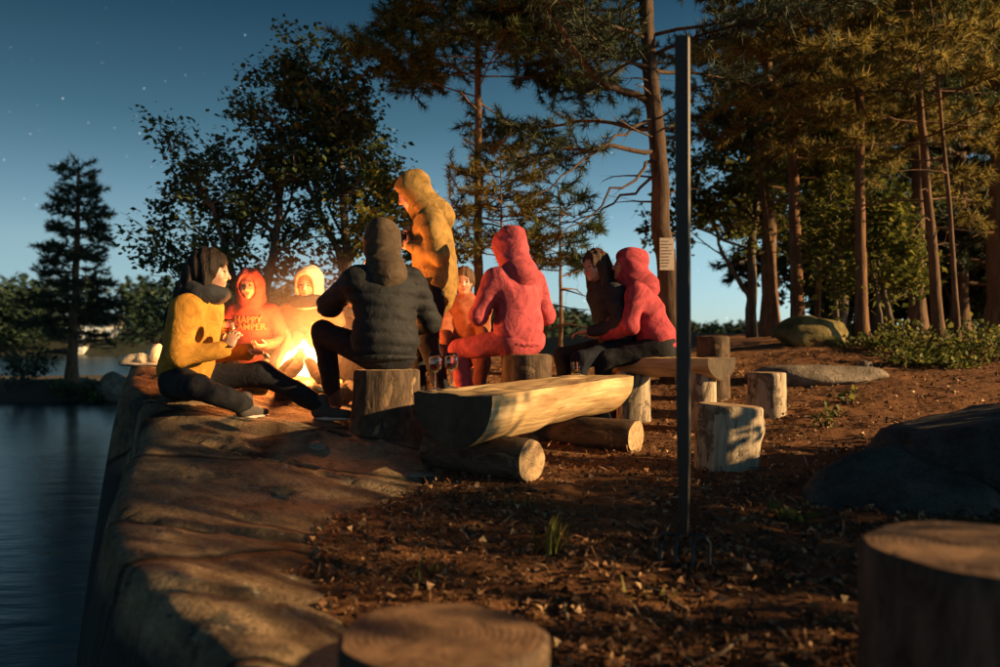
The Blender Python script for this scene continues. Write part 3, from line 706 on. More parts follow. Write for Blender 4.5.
# grass tufts
def grass_tuft(label, c, h, n, seed, rad=.05, m=M_grass):
    rg = np.random.default_rng(seed); mb = MB()
    for i in range(n):
        az = rg.random() * 6.28; lean = .1 + .5 * rg.random(); hh = h * (.5 + .6 * rg.random()); w = .004 + .004 * rg.random()
        p0 = np.array([rg.normal() * rad, rg.normal() * rad, -.01]); d = np.array([math.cos(az), math.sin(az), 0]); s = np.array([-d[1], d[0], 0])
        t = np.linspace(0, 1, 5)[:, None]; c_ = p0 + d * (t ** 1.8) * hh * lean + np.array([0, 0, 1]) * t * hh * (1 - .25 * lean * t)
        ww = w * (1 - t ** 2 * .95)
        V = np.concatenate([c_ - s * ww, c_ + s * ww]); Q = [[j, j + 5, j + 6, j + 1] for j in range(4)]
        mb.add(V, Q)
    root = empty('grass_tuft', c); tag(root, label, 'grass tuft', 'grass tufts in the clearing')
    o = obj('blades', mb.mesh('blades', m, False), root); o['kind'] = 'stuff'; return root
grass_tuft('bright upright grass tuft in the middle of the litter', gp(551, 2.95), .16, 20, 131, .035)
grass_tuft('small grass tuft behind the round near stump', gp(390, 2.3), .09, 20, 132, .05)
grass_tuft('pale grass tuft below the bench support log', gp(415, 2.75), .07, 14, 133, .05)
grass_tuft('dim grass tuft near the fork tines', gp(650, 2.6), .07, 12, 134, .05)
grass_tuft('grass sprout by the near log end', gp(520, 3.55), .07, 10, 135, .03)

# litter of dry leaves and needles
def litter(n, seed):
    rg = np.random.default_rng(seed)
    y = .9 + (rg.random(n) ** 1.5) * 7.6
    x = (rg.random(n) - .5) * 1.35 * y + .12 * y
    hx = soil_z(x, y) - np.where(x < 1.2, rock_z(x, y), -9)
    k = (hx > -.005) & (vnoise(x * 2.4, y * 2.4, 77) + .3 + .3 * rg.random(n) > .08); x = x[k]; y = y[k]; n = len(x)
    z = soil_z(x, y) + .004
    P = np.stack([x, y, z], 1)
    sz = (.011 + .030 * rg.random(n) ** 2)[:, None]
    nv = np.stack([rg.normal(size=n) * .5, rg.normal(size=n) * .5, np.ones(n)], 1); nv /= np.linalg.norm(nv, axis=1)[:, None]
    d = fibo(n, rg); d -= nv * (d * nv).sum(1)[:, None]; d /= np.linalg.norm(d, axis=1)[:, None]; s = np.cross(d, nv)
    asp = np.where(rg.random(n) < .45, .12, .42)[:, None]; ln = np.where(asp < .2, 2.4, 1.0)
    lift = nv * (sz * (.1 + .5 * rg.random((n, 1))))
    V = np.stack([P, P + d * sz * ln * .5 + s * sz * asp + lift, P + d * sz * ln, P + d * sz * ln * .5 - s * sz * asp + lift], 1).reshape(-1, 3)
    o = obj('leaf_litter', mesh_from('leaf_litter', V, np.arange(n * 4).reshape(-1, 4), M_litter, False))
    tag(o, 'dry brown leaves and pine needles strewn over the soil', 'leaves', kind='stuff')
litter(64000, 141)

def sticks():
    rg = np.random.default_rng(145); mb = MB()
    for i in range(230):
        y = 1.2 + 6.5 * rg.random() ** 1.2; x = (rg.random() - .42) * 1.3 * y
        if x < xb(y) + .1: continue
        a = rg.random() * 6.28; ln = .06 + .22 * rg.random() ** 2; n = 5
        t = np.linspace(-.5, .5, n); px_ = x + np.cos(a) * t * ln + rg.normal(size=n) * .006; py_ = y + np.sin(a) * t * ln + rg.normal(size=n) * .006
        mb.tube(np.stack([px_, py_, soil_z(px_, py_) + .006 + .008 * rg.random(n)], 1), .0025 + .004 * rg.random(), 5)
    tag(obj('fallen_twigs', mb.mesh('fallen_twigs', M_bark_grey)), 'thin broken twigs scattered over the soil', 'twigs', kind='stuff')
sticks()

# far wood on the opposite shore
def far_wood():
    rg = np.random.default_rng(151); Vs = []
    for i in range(1100):
        X = -150 + 640 * rg.random() ** 1.2; d = 2.5 + 60 * rg.random() ** 1.7
        Y = 150 + (min(.018 * (X + 72) ** 2, 430) if X > -72 else 0) + d
        if Y > 960: continue
        px = 500 + X / Y * 800
        if -60 > px or px > 1000: continue
        if 58 < px < 128 and d < 26: continue
        z = float(shore_z(np.array(X), np.array(Y))); h = (6.5 + 5 * rg.random()) * (1 if Y < 260 else 1.2); r = 2.2 + 2 * rg.random(); n = 210 if Y < 260 else 60
        con = rg.random() < .55
        t = rg.random(n) ** .8; a = rg.random(n) * 6.28
        rr = r * ((1 - t) if con else np.sqrt(np.clip(1 - (t * 2 - 1) ** 2, 0, 1))) * (.5 + .5 * rg.random(n))
        c = np.stack([X + np.cos(a) * rr, Y + np.sin(a) * rr, z + .5 + t * h], 1)
        s = .5 if Y < 260 else 1.3
        v = c[:, None, :] + rg.normal(size=(n, 3, 3)) * s * np.array([1, 1, .6])
        Vs.append(v.reshape(-1, 3))
    V = np.concatenate(Vs)
    o = obj('far_wood', mesh_from('far_wood', V, np.arange(len(V)).reshape(-1, 3), M_far, False)); tag(o, 'dark wood along the opposite lake shore', 'woods', kind='stuff')
far_wood()
# cottages on the far shore
M_white = m_plain('white_boards', (0.62, 0.62, 0.56), .7); M_roof = m_plain('shingle_roof', (0.06, 0.06, 0.06), .9); M_win, _t, _b = mat('lit_window'); _b.inputs['Base Color'].default_value = (.1, .09, .06, 1); _b.inputs['Emission Color'].default_value = (1, .86, .55, 1); _b.inputs['Emission Strength'].default_value = .35
def cottage(label, px, py, Y, w, h, dp, nw, name):
    c = W(px, py, Y); root = empty(name, c, R(8)); tag(root, label, 'house')
    obj('wall', MB().box((0, 0, h / 2 - 1.0), (w, dp, h + 2.0)).mesh('wall', M_white, False), root)
    hw, hd, rh = w / 2 + .4, dp / 2 + .4, h * .45
    rf = MB(); rf.add([(-hw, -hd, h + .01), (hw, -hd, h + .01), (hw, hd, h + .01), (-hw, hd, h + .01), (-hw, 0, h + rh), (hw, 0, h + rh)], [[0, 1, 5, 4], [2, 3, 4, 5], [0, 3, 2, 1]], [[0, 4, 3], [1, 2, 5]])
    obj('roof', rf.mesh('roof', M_roof, False), root)
    for i in range(nw):
        x = (i + .5) / nw * w - w / 2
        wd = obj('window', MB().box((x, -dp / 2 - .03, h * .55), (w / nw * .55, .1, h * .5)).mesh('window', M_white, False), root)
        obj('pane', MB().box((x, -dp / 2 - .09, h * .55), (w / nw * .45, .04, h * .42)).mesh('pane', M_win, False), wd)
cottage('white cottage with a row of windows on the far shore', 92, 336, 160, 9.5, 2.1, 5, 5, 'cottage')
cottage('small white boathouse at the far waterline', 78, 352, 152, 2.8, 1.1, 2.5, 2, 'boathouse')
cottage('narrow white cabin among the far trees', 109, 335, 161, 3.6, 2.2, 4, 2, 'cabin')

# ------------------------------------------------------------------ stones
def boulder(name, label, c, dims, seed, m=M_stone, rough=.16, rz=0., cat='rock', flat=None, n=40, parent=None):
    rg = np.random.default_rng(seed)
    u = np.linspace(0, np.pi, n // 2 + 1); v = np.linspace(0, 2 * np.pi, n, endpoint=False)
    U, Vv = np.meshgrid(u, v, indexing='ij')
    D = np.stack([np.sin(U) * np.cos(Vv), np.sin(U) * np.sin(Vv), np.cos(U)], -1).reshape(-1, 3)
    rad = np.ones(len(D))
    for k in range(9):
        ax = fibo(1, rg)[0]; lim = .62 + .3 * rg.random(); dd = D @ ax; rad = np.minimum(rad, np.where(dd > 0.05, lim / np.maximum(dd, .05), 9))
    rad += rough * .5 * (vnoise(D[:, 0] * 3 + 7, D[:, 1] * 3 + D[:, 2] * 2.3, seed) + .5 * vnoise(D[:, 0] * 7 + 3 * D[:, 2], D[:, 1] * 7 + 1, seed + 1))
    P = D * rad[:, None] * np.asarray(dims)
    if flat: P[:, 2] = np.where(P[:, 2] > flat, flat + (P[:, 2] - flat) * .25, P[:, 2])
    k = n // 2 + 1; i = np.arange(k * n).reshape(k, n); j = np.roll(i, -1, 1)
    Q = np.stack([i[:-1].ravel(), i[1:].ravel(), j[1:].ravel(), j[:-1].ravel()], 1)
    o = obj(name, mesh_from(name, P, Q, m), parent, c, (0, 0, rz))
    if parent is None: tag(o, label, cat)
    return o
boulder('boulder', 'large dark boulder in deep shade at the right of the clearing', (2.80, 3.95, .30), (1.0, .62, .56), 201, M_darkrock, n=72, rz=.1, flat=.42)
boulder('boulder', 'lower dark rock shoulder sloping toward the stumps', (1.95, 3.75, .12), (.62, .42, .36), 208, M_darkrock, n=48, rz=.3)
boulder('flat_rock', 'long flat pale rock slab behind the small round stump', gp(815, 7.1) + [0, 0, .03], (.62, .30, .16), 202, M_stone, rz=-.2, flat=.09)
boulder('mossy_mound', 'mossy rounded mound at the foot of the reddish pine', gp(818, 9.3) + [0, 0, .05], (.55, .35, .30), 204, m_granite('mossy_stone', (.10, .085, .03), (.22, .18, .065), (.34, .28, .14)), rough=.3, cat='rock')
boulder('shore_boulder', 'rounded boulder on the shore of the point across the water', (W(120, 386, 28)[0], 28, WZ + .35), (.75, .5, .75), 205, M_stone)
boulder('flat_stone', 'small flat pale stone lying on the ledge beside the bench', gp(413, 4.15) + [0, 0, .0], (.11, .07, .022), 206, M_stone)
boulder('small_stone', 'small pale stone on the ledge by the crouched leg', gp(318, 4.35) + [0, 0, .01], (.06, .04, .03), 207, M_stone)
boulder('small_stone', 'small round stone on the lit soil beyond the slab', gp(865, 7.4) + [0, 0, .02], (.07, .05, .06), 210, M_stone)

# ------------------------------------------------------------------ stumps, logs, benches
def stump(label, c, h, r, seed, tilt=(0, 0), m=M_log, mc=M_cut, flare=.12, name='log_stump', group='log stump seats', knots=()):
    rg = np.random.default_rng(seed); n = 56; k = 14
    ang = np.arange(n) / n * 2 * np.pi
    ph = rg.random(6) * 6.28
    prof = 1 + .035 * np.sin(2 * ang + ph[0]) + .025 * np.sin(3 * ang + ph[1]) + .018 * np.sin(5 * ang + ph[2]) + .012 * np.sin(11 * ang + ph[3])
    zs = np.concatenate([[-.06], np.linspace(0, h - .012, k), [h - .003]])
    V = []
    for z in zs:
        f = 1 + flare * max(0, 1 - max(z, 0) / h) ** 2.5
        rr = r * f * (prof + .02 * vnoise(np.cos(ang) * 4 + 9, np.sin(ang) * 4 + z * 9, seed))
        if z > h - .006: rr = rr - .010
        V.append(np.stack([np.cos(ang) * rr, np.sin(ang) * rr, np.full(n, z)], 1))
    for (ka, kz, kr) in knots:
        for q in range(len(V)):
            da = (ang - ka + np.pi) % (2 * np.pi) - np.pi
            bmp = np.exp(-(da * r / kr) ** 2 - ((zs[q] - kz) / kr) ** 2) * kr * .6
            V[q][:, 0] += np.cos(ang) * bmp; V[q][:, 1] += np.sin(ang) * bmp
    rim = V[-1].copy()
    V = np.concatenate(V); a = np.arange(n); b = (a + 1) % n
    Q = np.concatenate([np.stack([i * n + a, i * n + b, (i + 1) * n + b, (i + 1) * n + a], 1) for i in range(len(zs) - 1)])
    root = empty(name, c, rg.random() * 6.28); root.rotation_euler = (tilt[0], tilt[1], 0); tag(root, label, 'stump', group)
    obj('bark', mesh_from('bark', V, Q, m), root)
    fr = np.linspace(1, .0, 16)[:-1]; C = []
    for f in fr:
        p = rim * [f, f, 1]; p[:, 2] += .003 * vnoise(p[:, 0] * 30, p[:, 1] * 30, seed) * (f < 1) + .001 * (f < 1)
        C.append(p)
    C = np.concatenate(C + [np.array([[0, 0, h - .002]])]); nn = len(fr)
    Q = np.concatenate([np.stack([i * n + a, i * n + b, (i + 1) * n + b, (i + 1) * n + a], 1) for i in range(nn - 1)])
    T = np.stack([(nn - 1) * n + a, (nn - 1) * n + b, np.full(n, nn * n)], 1)
    obj('cut_face', mesh_from('cut_face', C, [Q, T], mc), root)
    return root
def on_ground(px, Y): 
    p = gp(px, Y); return p
def st(label, px, ytop, Y, dia, seed, **kw):
    c = gp(px, Y); zt = CAMZ - (ytop - HOR) / FPX * Y
    return stump(label, c, max(.2, zt - c[2]), dia / 2, seed, **kw)
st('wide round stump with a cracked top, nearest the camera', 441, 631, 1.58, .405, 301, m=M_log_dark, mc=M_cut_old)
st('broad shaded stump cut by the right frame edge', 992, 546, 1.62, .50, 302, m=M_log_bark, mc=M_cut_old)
st('pale leaning stump with a knot beside the fork handle', 725, 404, 4.35, .34, 303, tilt=(0, R(4)), knots=[(.15, .22, .06)], flare=-.05)
st('small pale stump farther up the slope', 767, 372, 6.0, .27, 304, flare=.03, knots=[(.3, .15, .04)])
st('tall dark-sided stump behind the log bench end', 713, 336, 6.6, .27, 305, m=M_log_dark, flare=.03)
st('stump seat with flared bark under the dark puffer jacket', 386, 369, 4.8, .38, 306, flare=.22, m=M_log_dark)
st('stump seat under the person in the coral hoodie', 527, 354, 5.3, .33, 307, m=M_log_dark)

def half_log(w, d, L, seed, top_rough=.012):
    """half log along +Y from 0..L, flat top at z=0, curved underside; crisp edges between under, top and ends"""
    ny = 48; na = 26; nt_ = 16
    ys = np.linspace(0, L, ny); U = []; Tp = []
    a = np.linspace(0, np.pi, na); xt = np.linspace(1, -1, nt_)
    for y in ys:
        s = 1 + .05 * math.sin(y * 3 + 1) + .03 * vnoise(np.array(y * 3), np.array(.5), seed)
        taper = 1 - .10 * max(0, (y - L * .8) / (L * .2)) ** 2
        under = np.stack([-np.cos(a) * w / 2 * s, np.full(na, y), -np.sin(a) ** .8 * d * s * taper * (1 + .10 * vnoise(a * 2, np.full(na, y * 2.5), seed + 2))], 1)
        under[:, 2] += .03 * vnoise(a * 3, np.full(na, y * 5), seed + 3) * np.sin(a); under[:, 0] += .012 * vnoise(a * 2.5, np.full(na, y * 6), seed + 6)
        topv = np.stack([xt, np.full(nt_, y), top_rough * 1.6 * (vnoise(xt * 4, np.full(nt_, y * 7), seed + 4) + vnoise(xt * 1.5, np.full(nt_, y * 1.6), seed + 5))], 1)
        topv[:, 0] = np.interp(xt, [-1, 1], [under[0, 0], under[-1, 0]])
        topv[0] = under[-1]; topv[-1] = under[0]
        U.append(under); Tp.append(topv)
    def strip(G, n):
        i = np.arange(n - 1); return np.concatenate([np.stack([k * n + i, (k + 1) * n + i, (k + 1) * n + i + 1, k * n + i + 1], 1) for k in range(ny - 1)])
    V = [np.concatenate(U), np.concatenate(Tp)]; Q = [strip(U, na), strip(Tp, nt_) + ny * na]; base = ny * (na + nt_); T = []
    for k, fl in ((0, 0), (ny - 1, 1)):
        ring = np.concatenate([U[k], Tp[k][1:-1]]); n = len(ring); V += [ring, ring.mean(0, keepdims=True)]; i = np.arange(n); j = (i + 1) % n
        T.append(np.stack([i, j, np.full(n, n)], 1)[:, ::(-1 if fl else 1)] + base); base += n + 1
    return np.concatenate(V), np.concatenate(Q), np.concatenate(T)
def round_log(name, p0, p1, r, parent, seed, m=M_log_dark):
    """log from p0 to p1 with sawn end faces as sub-parts"""
    rg = np.random.default_rng(seed); p0 = np.asarray(p0, float); p1 = np.asarray(p1, float)
    Ln = float(np.linalg.norm(p1 - p0)); n = 40
    ang = np.arange(n) / n * 2 * np.pi; ph = rg.random(4) * 6.28
    prof = 1 + .04 * np.sin(2 * ang + ph[0]) + .03 * np.sin(3 * ang + ph[1]) + .015 * np.sin(7 * ang + ph[2])
    zs = [0.002, .012] + list(np.linspace(.06, Ln - .06, 9)) + [Ln - .012, Ln - .002]
    V = np.concatenate([np.stack([np.cos(ang) * r * prof * (.95 if q in (0, len(zs) - 1) else 1), np.sin(ang) * r * prof * (.95 if q in (0, len(zs) - 1) else 1), np.full(n, z)], 1) for q, z in enumerate(zs)])
    a = np.arange(n); b = (a + 1) % n
    Q = np.concatenate([np.stack([i * n + a, i * n + b, (i + 1) * n + b, (i + 1) * n + a], 1) for i in range(len(zs) - 1)])
    o = obj(name, mesh_from(name, V, Q, m), parent, p0)
    o.rotation_mode = 'QUATERNION'; o.rotation_quaternion = Vector(p1 - p0).to_track_quat('Z', 'Y')
    for z, sg in ((0., -1), (Ln, 1)):
        C = np.concatenate([np.stack([np.cos(ang) * r * prof * f, np.sin(ang) * r * prof * f, np.full(n, z - sg * .001) ], 1) for f in (.955, .6, .3)] + [np.array([[0, 0, z]])])
        Q2 = np.concatenate([np.stack([i * n + a, i * n + b, (i + 1) * n + b, (i + 1) * n + a], 1) for i in range(2)]); T2 = np.stack([2 * n + a, 2 * n + b, np.full(n, 3 * n)], 1)
        obj('cut_face', mesh_from('cut_face', C, [Q2, T2], M_cut), o)
    return o
def bench(label, pa, pb, w, d, seed, name='log_bench'):
    pa = np.asarray(pa, float); pb = np.asarray(pb, float); ax = pb - pa; L = float(np.linalg.norm(ax)); rz = math.atan2(-ax[0], ax[1])
    root = empty(name, pa, rz); root.rotation_euler = (math.atan2(ax[2], math.hypot(ax[0], ax[1])), 0, rz); tag(root, label, 'bench')
    V, Q, T = half_log(w, d, L, seed); obj('seat', mesh_from('seat', V, [Q], M_hewn), root)
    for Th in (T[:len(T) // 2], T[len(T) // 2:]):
        E = V[Th].reshape(-1, 3); obj('end_grain', mesh_from('end_grain', E, np.arange(len(E)).reshape(-1, 3), M_endgrain_shade, False), root)
    return root, L
A = W(452, 394, 3.95); Bf = W(602, 375.5, 5.35)
br, bl = bench('long half-log bench with a flat hewn top on two support logs', A, Bf, .46, .25, 321)
round_log('support_log', (-.36, .30, -.335), (.30, .26, -.345), .115, br, 331)
round_log('support_log', (-.36, bl - .32, -.345), (.40, bl - .36, -.345), .105, br, 332)
A2 = W(722, 358, 5.45); B2b = W(606, 358, 6.15)
b2, l2 = bench('second half-log bench on upright log legs under the seated pair', A2, B2b, .36, .13, 322)
round_log('leg', (-.02, .16, -.62), (-.02, .16, -.07), .115, b2, 333, M_log)
round_log('leg', (0, l2 - .25, -.62), (0, l2 - .25, -.07), .12, b2, 334, M_log)

# ------------------------------------------------------------------ people: signed-distance bodies turned into one continuous skin
class SDF:
    def __init__(s): s.p = []
    def cap(s, a, b, ra, rb=None, k=.03, op=1):
        s.p.append(('c', np.asarray(a, float), np.asarray(b, float), ra, ra if rb is None else rb, k, op)); return s
    def ell(s, c, r, M=None, k=.03, op=1):
        s.p.append(('e', np.asarray(c, float), np.asarray(r, float), np.eye(3) if M is None else np.asarray(M, float), None, k, op)); return s
    def mesh(s, name, h, mats, fold=None, mi=None, cut=None):
        lo = np.full(3, 9e9); hi = -lo
        bbs = []
        for q in s.p:
            if q[0] == 'c':
                r = max(q[3], q[4]); a = np.minimum(q[1], q[2]) - r; b = np.maximum(q[1], q[2]) + r
            else:
                r = np.max(q[2]); a = q[1] - r; b = q[1] + r
            bbs.append((a, b))
            if q[6] > 0: lo = np.minimum(lo, a); hi = np.maximum(hi, b)
        lo = lo - 4 * h; n = np.ceil((hi + 4 * h - lo) / h).astype(int)
        f = np.full(n, .3, np.float32)
        ax = [lo[i] + np.arange(n[i]) * h for i in range(3)]
        for q, (a, b) in zip(s.p, bbs):
            pad = q[5] + 4 * h + .02
            i0 = np.maximum(((a - pad - lo) / h).astype(int), 0); i1 = np.minimum(((b + pad - lo) / h).astype(int) + 2, n)
            if np.any(i1 <= i0): continue
            X = ax[0][i0[0]:i1[0], None, None]; Y = ax[1][None, i0[1]:i1[1], None]; Z = ax[2][None, None, i0[2]:i1[2]]
            if q[0] == 'c':
                A, B = q[1], q[2]; ba = B - A; L2 = float(ba @ ba) + 1e-12
                t = np.clip(((X - A[0]) * ba[0] + (Y - A[1]) * ba[1] + (Z - A[2]) * ba[2]) / L2, 0, 1)
                d = np.sqrt((X - A[0] - t * ba[0]) ** 2 + (Y - A[1] - t * ba[1]) ** 2 + (Z - A[2] - t * ba[2]) ** 2) - (q[3] + (q[4] - q[3]) * t)
            else:
                C, r, M = q[1], q[2], q[3]
                l = [(X - C[0]) * M[0, j] + (Y - C[1]) * M[1, j] + (Z - C[2]) * M[2, j] for j in range(3)]
                k0 = np.sqrt(sum((l[j] / r[j]) ** 2 for j in range(3))); k1 = np.sqrt(sum((l[j] / r[j] ** 2) ** 2 for j in range(3))) + 1e-9
                d = k0 * (k0 - 1) / k1
            sl = f[i0[0]:i1[0], i0[1]:i1[1], i0[2]:i1[2]]; k = q[5]
            if q[6] > 0:
                w = np.clip(.5 + .5 * (sl - d) / k, 0, 1); sl[...] = sl * (1 - w) + d * w - k * w * (1 - w)
            else:
                w = np.clip(.5 - .5 * (sl + d) / k, 0, 1); sl[...] = sl * (1 - w) - d * w + k * w * (1 - w)
        if fold is not None:
            near = np.argwhere(np.abs(f) < .035); P = lo + near * h
            f[near[:, 0], near[:, 1], near[:, 2]] += fold(P).astype(np.float32)
        V, Q = nets(f, lo, h)
        return mesh_from(name, V, Q, mats, True, None if mi is None else mi(V[Q].mean(1)))
def nets(f, lo, h):
    s = f < 0; n = np.array(f.shape)
    c = [(i, j, k) for i in (0, 1) for j in (0, 1) for k in (0, 1)]
    sub = lambda a, o: a[o[0]:n[0] - 1 + o[0], o[1]:n[1] - 1 + o[1], o[2]:n[2] - 1 + o[2]]
    cnt = sum(sub(s, o).astype(np.int8) for o in c)
    mixed = (cnt > 0) & (cnt < 8); idx = np.full(mixed.shape, -1, np.int64); cells = np.argwhere(mixed)
    idx[mixed] = np.arange(len(cells))
    acc = np.zeros((len(cells), 3)); num = np.zeros(len(cells))
    for o in c:
        for ax_ in range(3):
            if o[ax_]: continue
            o2 = list(o); o2[ax_] = 1
            fa = f[tuple((cells + o).T)]; fb = f[tuple((cells + o2).T)]; m = (fa < 0) != (fb < 0)
            t = np.where(m, fa / np.where(fa == fb, 1, fa - fb), 0)
            p = np.tile(np.array(o, float), (len(cells), 1)); p[:, ax_] = t
            acc += p * m[:, None]; num += m
    V = lo + (cells + acc / num[:, None]) * h
    Qs = []
    for ax_ in range(3):
        a = [slice(1, n[i] - 1) for i in range(3)]; a[ax_] = slice(0, n[ax_] - 1); b = list(a); b[ax_] = slice(1, n[ax_])
        sa = s[tuple(a)]; sb = s[tuple(b)]; e_ = np.argwhere(sa != sb)
        if not len(e_): continue
        flip = sa[tuple(e_.T)]
        g0 = e_ + 1; g0[:, ax_] -= 1
        u, v = (ax_ + 1) % 3, (ax_ + 2) % 3
        du = np.zeros(3, int); du[u] = 1; dv = np.zeros(3, int); dv[v] = 1
        q = np.stack([idx[tuple((g0 - du - dv).T)], idx[tuple((g0 - dv).T)], idx[tuple(g0.T)], idx[tuple((g0 - du).T)]], 1)
        q[~flip] = q[~flip][:, ::-1]; Qs.append(q)
    return V, np.concatenate(Qs)

def ik(a, c, l1, l2, pole):
    a = np.asarray(a, float); c = np.asarray(c, float); d = c - a; L = np.linalg.norm(d)
    if L > (l1 + l2) * .995: c = a + d / L * (l1 + l2) * .995; d = c - a; L = np.linalg.norm(d)
    x = (l1 * l1 - l2 * l2 + L * L) / (2 * L); hgt = math.sqrt(max(0, l1 * l1 - x * x)); u = d / L
    p = np.asarray(pole, float); p = nrm(p - u * (p @ u)); return a + u * x + p * hgt, c
def rot(yaw=0, pitch=0, roll=0):
    """yaw left(+), pitch up(+), roll; columns = right, forward, up"""
    return np.array(Euler((R(pitch), R(roll), R(yaw)), 'YXZ').to_matrix()) if False else np.array(Matrix.Rotation(R(yaw), 3, 'Z') @ Matrix.Rotation(R(pitch), 3, 'X') @ Matrix.Rotation(R(roll), 3, 'Y'))
def folds(seed, amp, scale=1.0, quilt=None):
    rg = np.random.default_rng(seed); D = fibo(7, rg) * np.array([1, 1, 1.5]); F = (rg.random(7) * 30 + 14) * scale; ph = rg.random(7) * 6.28
    def fn(P):
        w = P + .03 * np.sin(P[:, [1, 2, 0]] * 17 * scale + seed)
        s = sum(np.sin((w @ D[i]) * F[i] + ph[i]) / (1 + .4 * i) for i in range(7)) / 3
        u = P + .05 * np.sin(P[:, [2, 0, 1]] * 9 * scale + seed * 1.7)
        rd = sum((1 - np.abs(np.sin((u @ D[i]) * F[i] * .55 + ph[i] * 2))) ** 2.2 for i in (1, 3, 5)) / 1.6
        r = amp * (np.abs(s) ** .8 * np.sign(s)) - amp * 1.1 * rd
        if quilt: r = r - quilt[1] * (np.abs(np.sin(P[:, 2] * np.pi / quilt[0] + .6 * np.sin(P[:, 0] * 5))) ** .5 - .6)
        return r
    return fn

def hand(s, w, d, n, curl=35, spread=.0, mir=1, sc=1.0):
    d = nrm(d); n = np.asarray(n, float); n = nrm(n - d * (n @ d)); u = np.cross(d, n) * mir      # u points to the thumb side
    M = np.stack([u, d, n], 1)
    s.ell(w + d * .048 * sc, np.array([.040, .052, .017]) * sc, M, .012)
    for i, (off, fl) in enumerate(((.031, .9), (.0105, 1.), (-.0105, .95), (-.031, .78))):
        p = w + (d * .086 + u * off) * sc; a = R(curl * .45); dd = d
        for j, (l, r) in enumerate(((.040, .0092), (.027, .0082), (.022, .0072))):
            dd = nrm(d * math.cos(a) + n * math.sin(a) + u * off * .25); q = p + dd * l * fl * sc
            s.cap(p, q, r * sc, r * .9 * sc, .004); p = q; a += R(curl * (.9 if j == 0 else .6))
    p = w + (d * .022 + u * .030) * sc
    for j, (l, r) in enumerate(((.040, .0125), (.030, .0100), (.024, .0085))):
        dd = nrm(d * (.75 + .1 * j) + u * (.75 - .35 * j) + n * (.35 + .18 * j)); q = p + dd * l * sc
        s.cap(p, q, r * sc, r * .9 * sc, .005); p = q

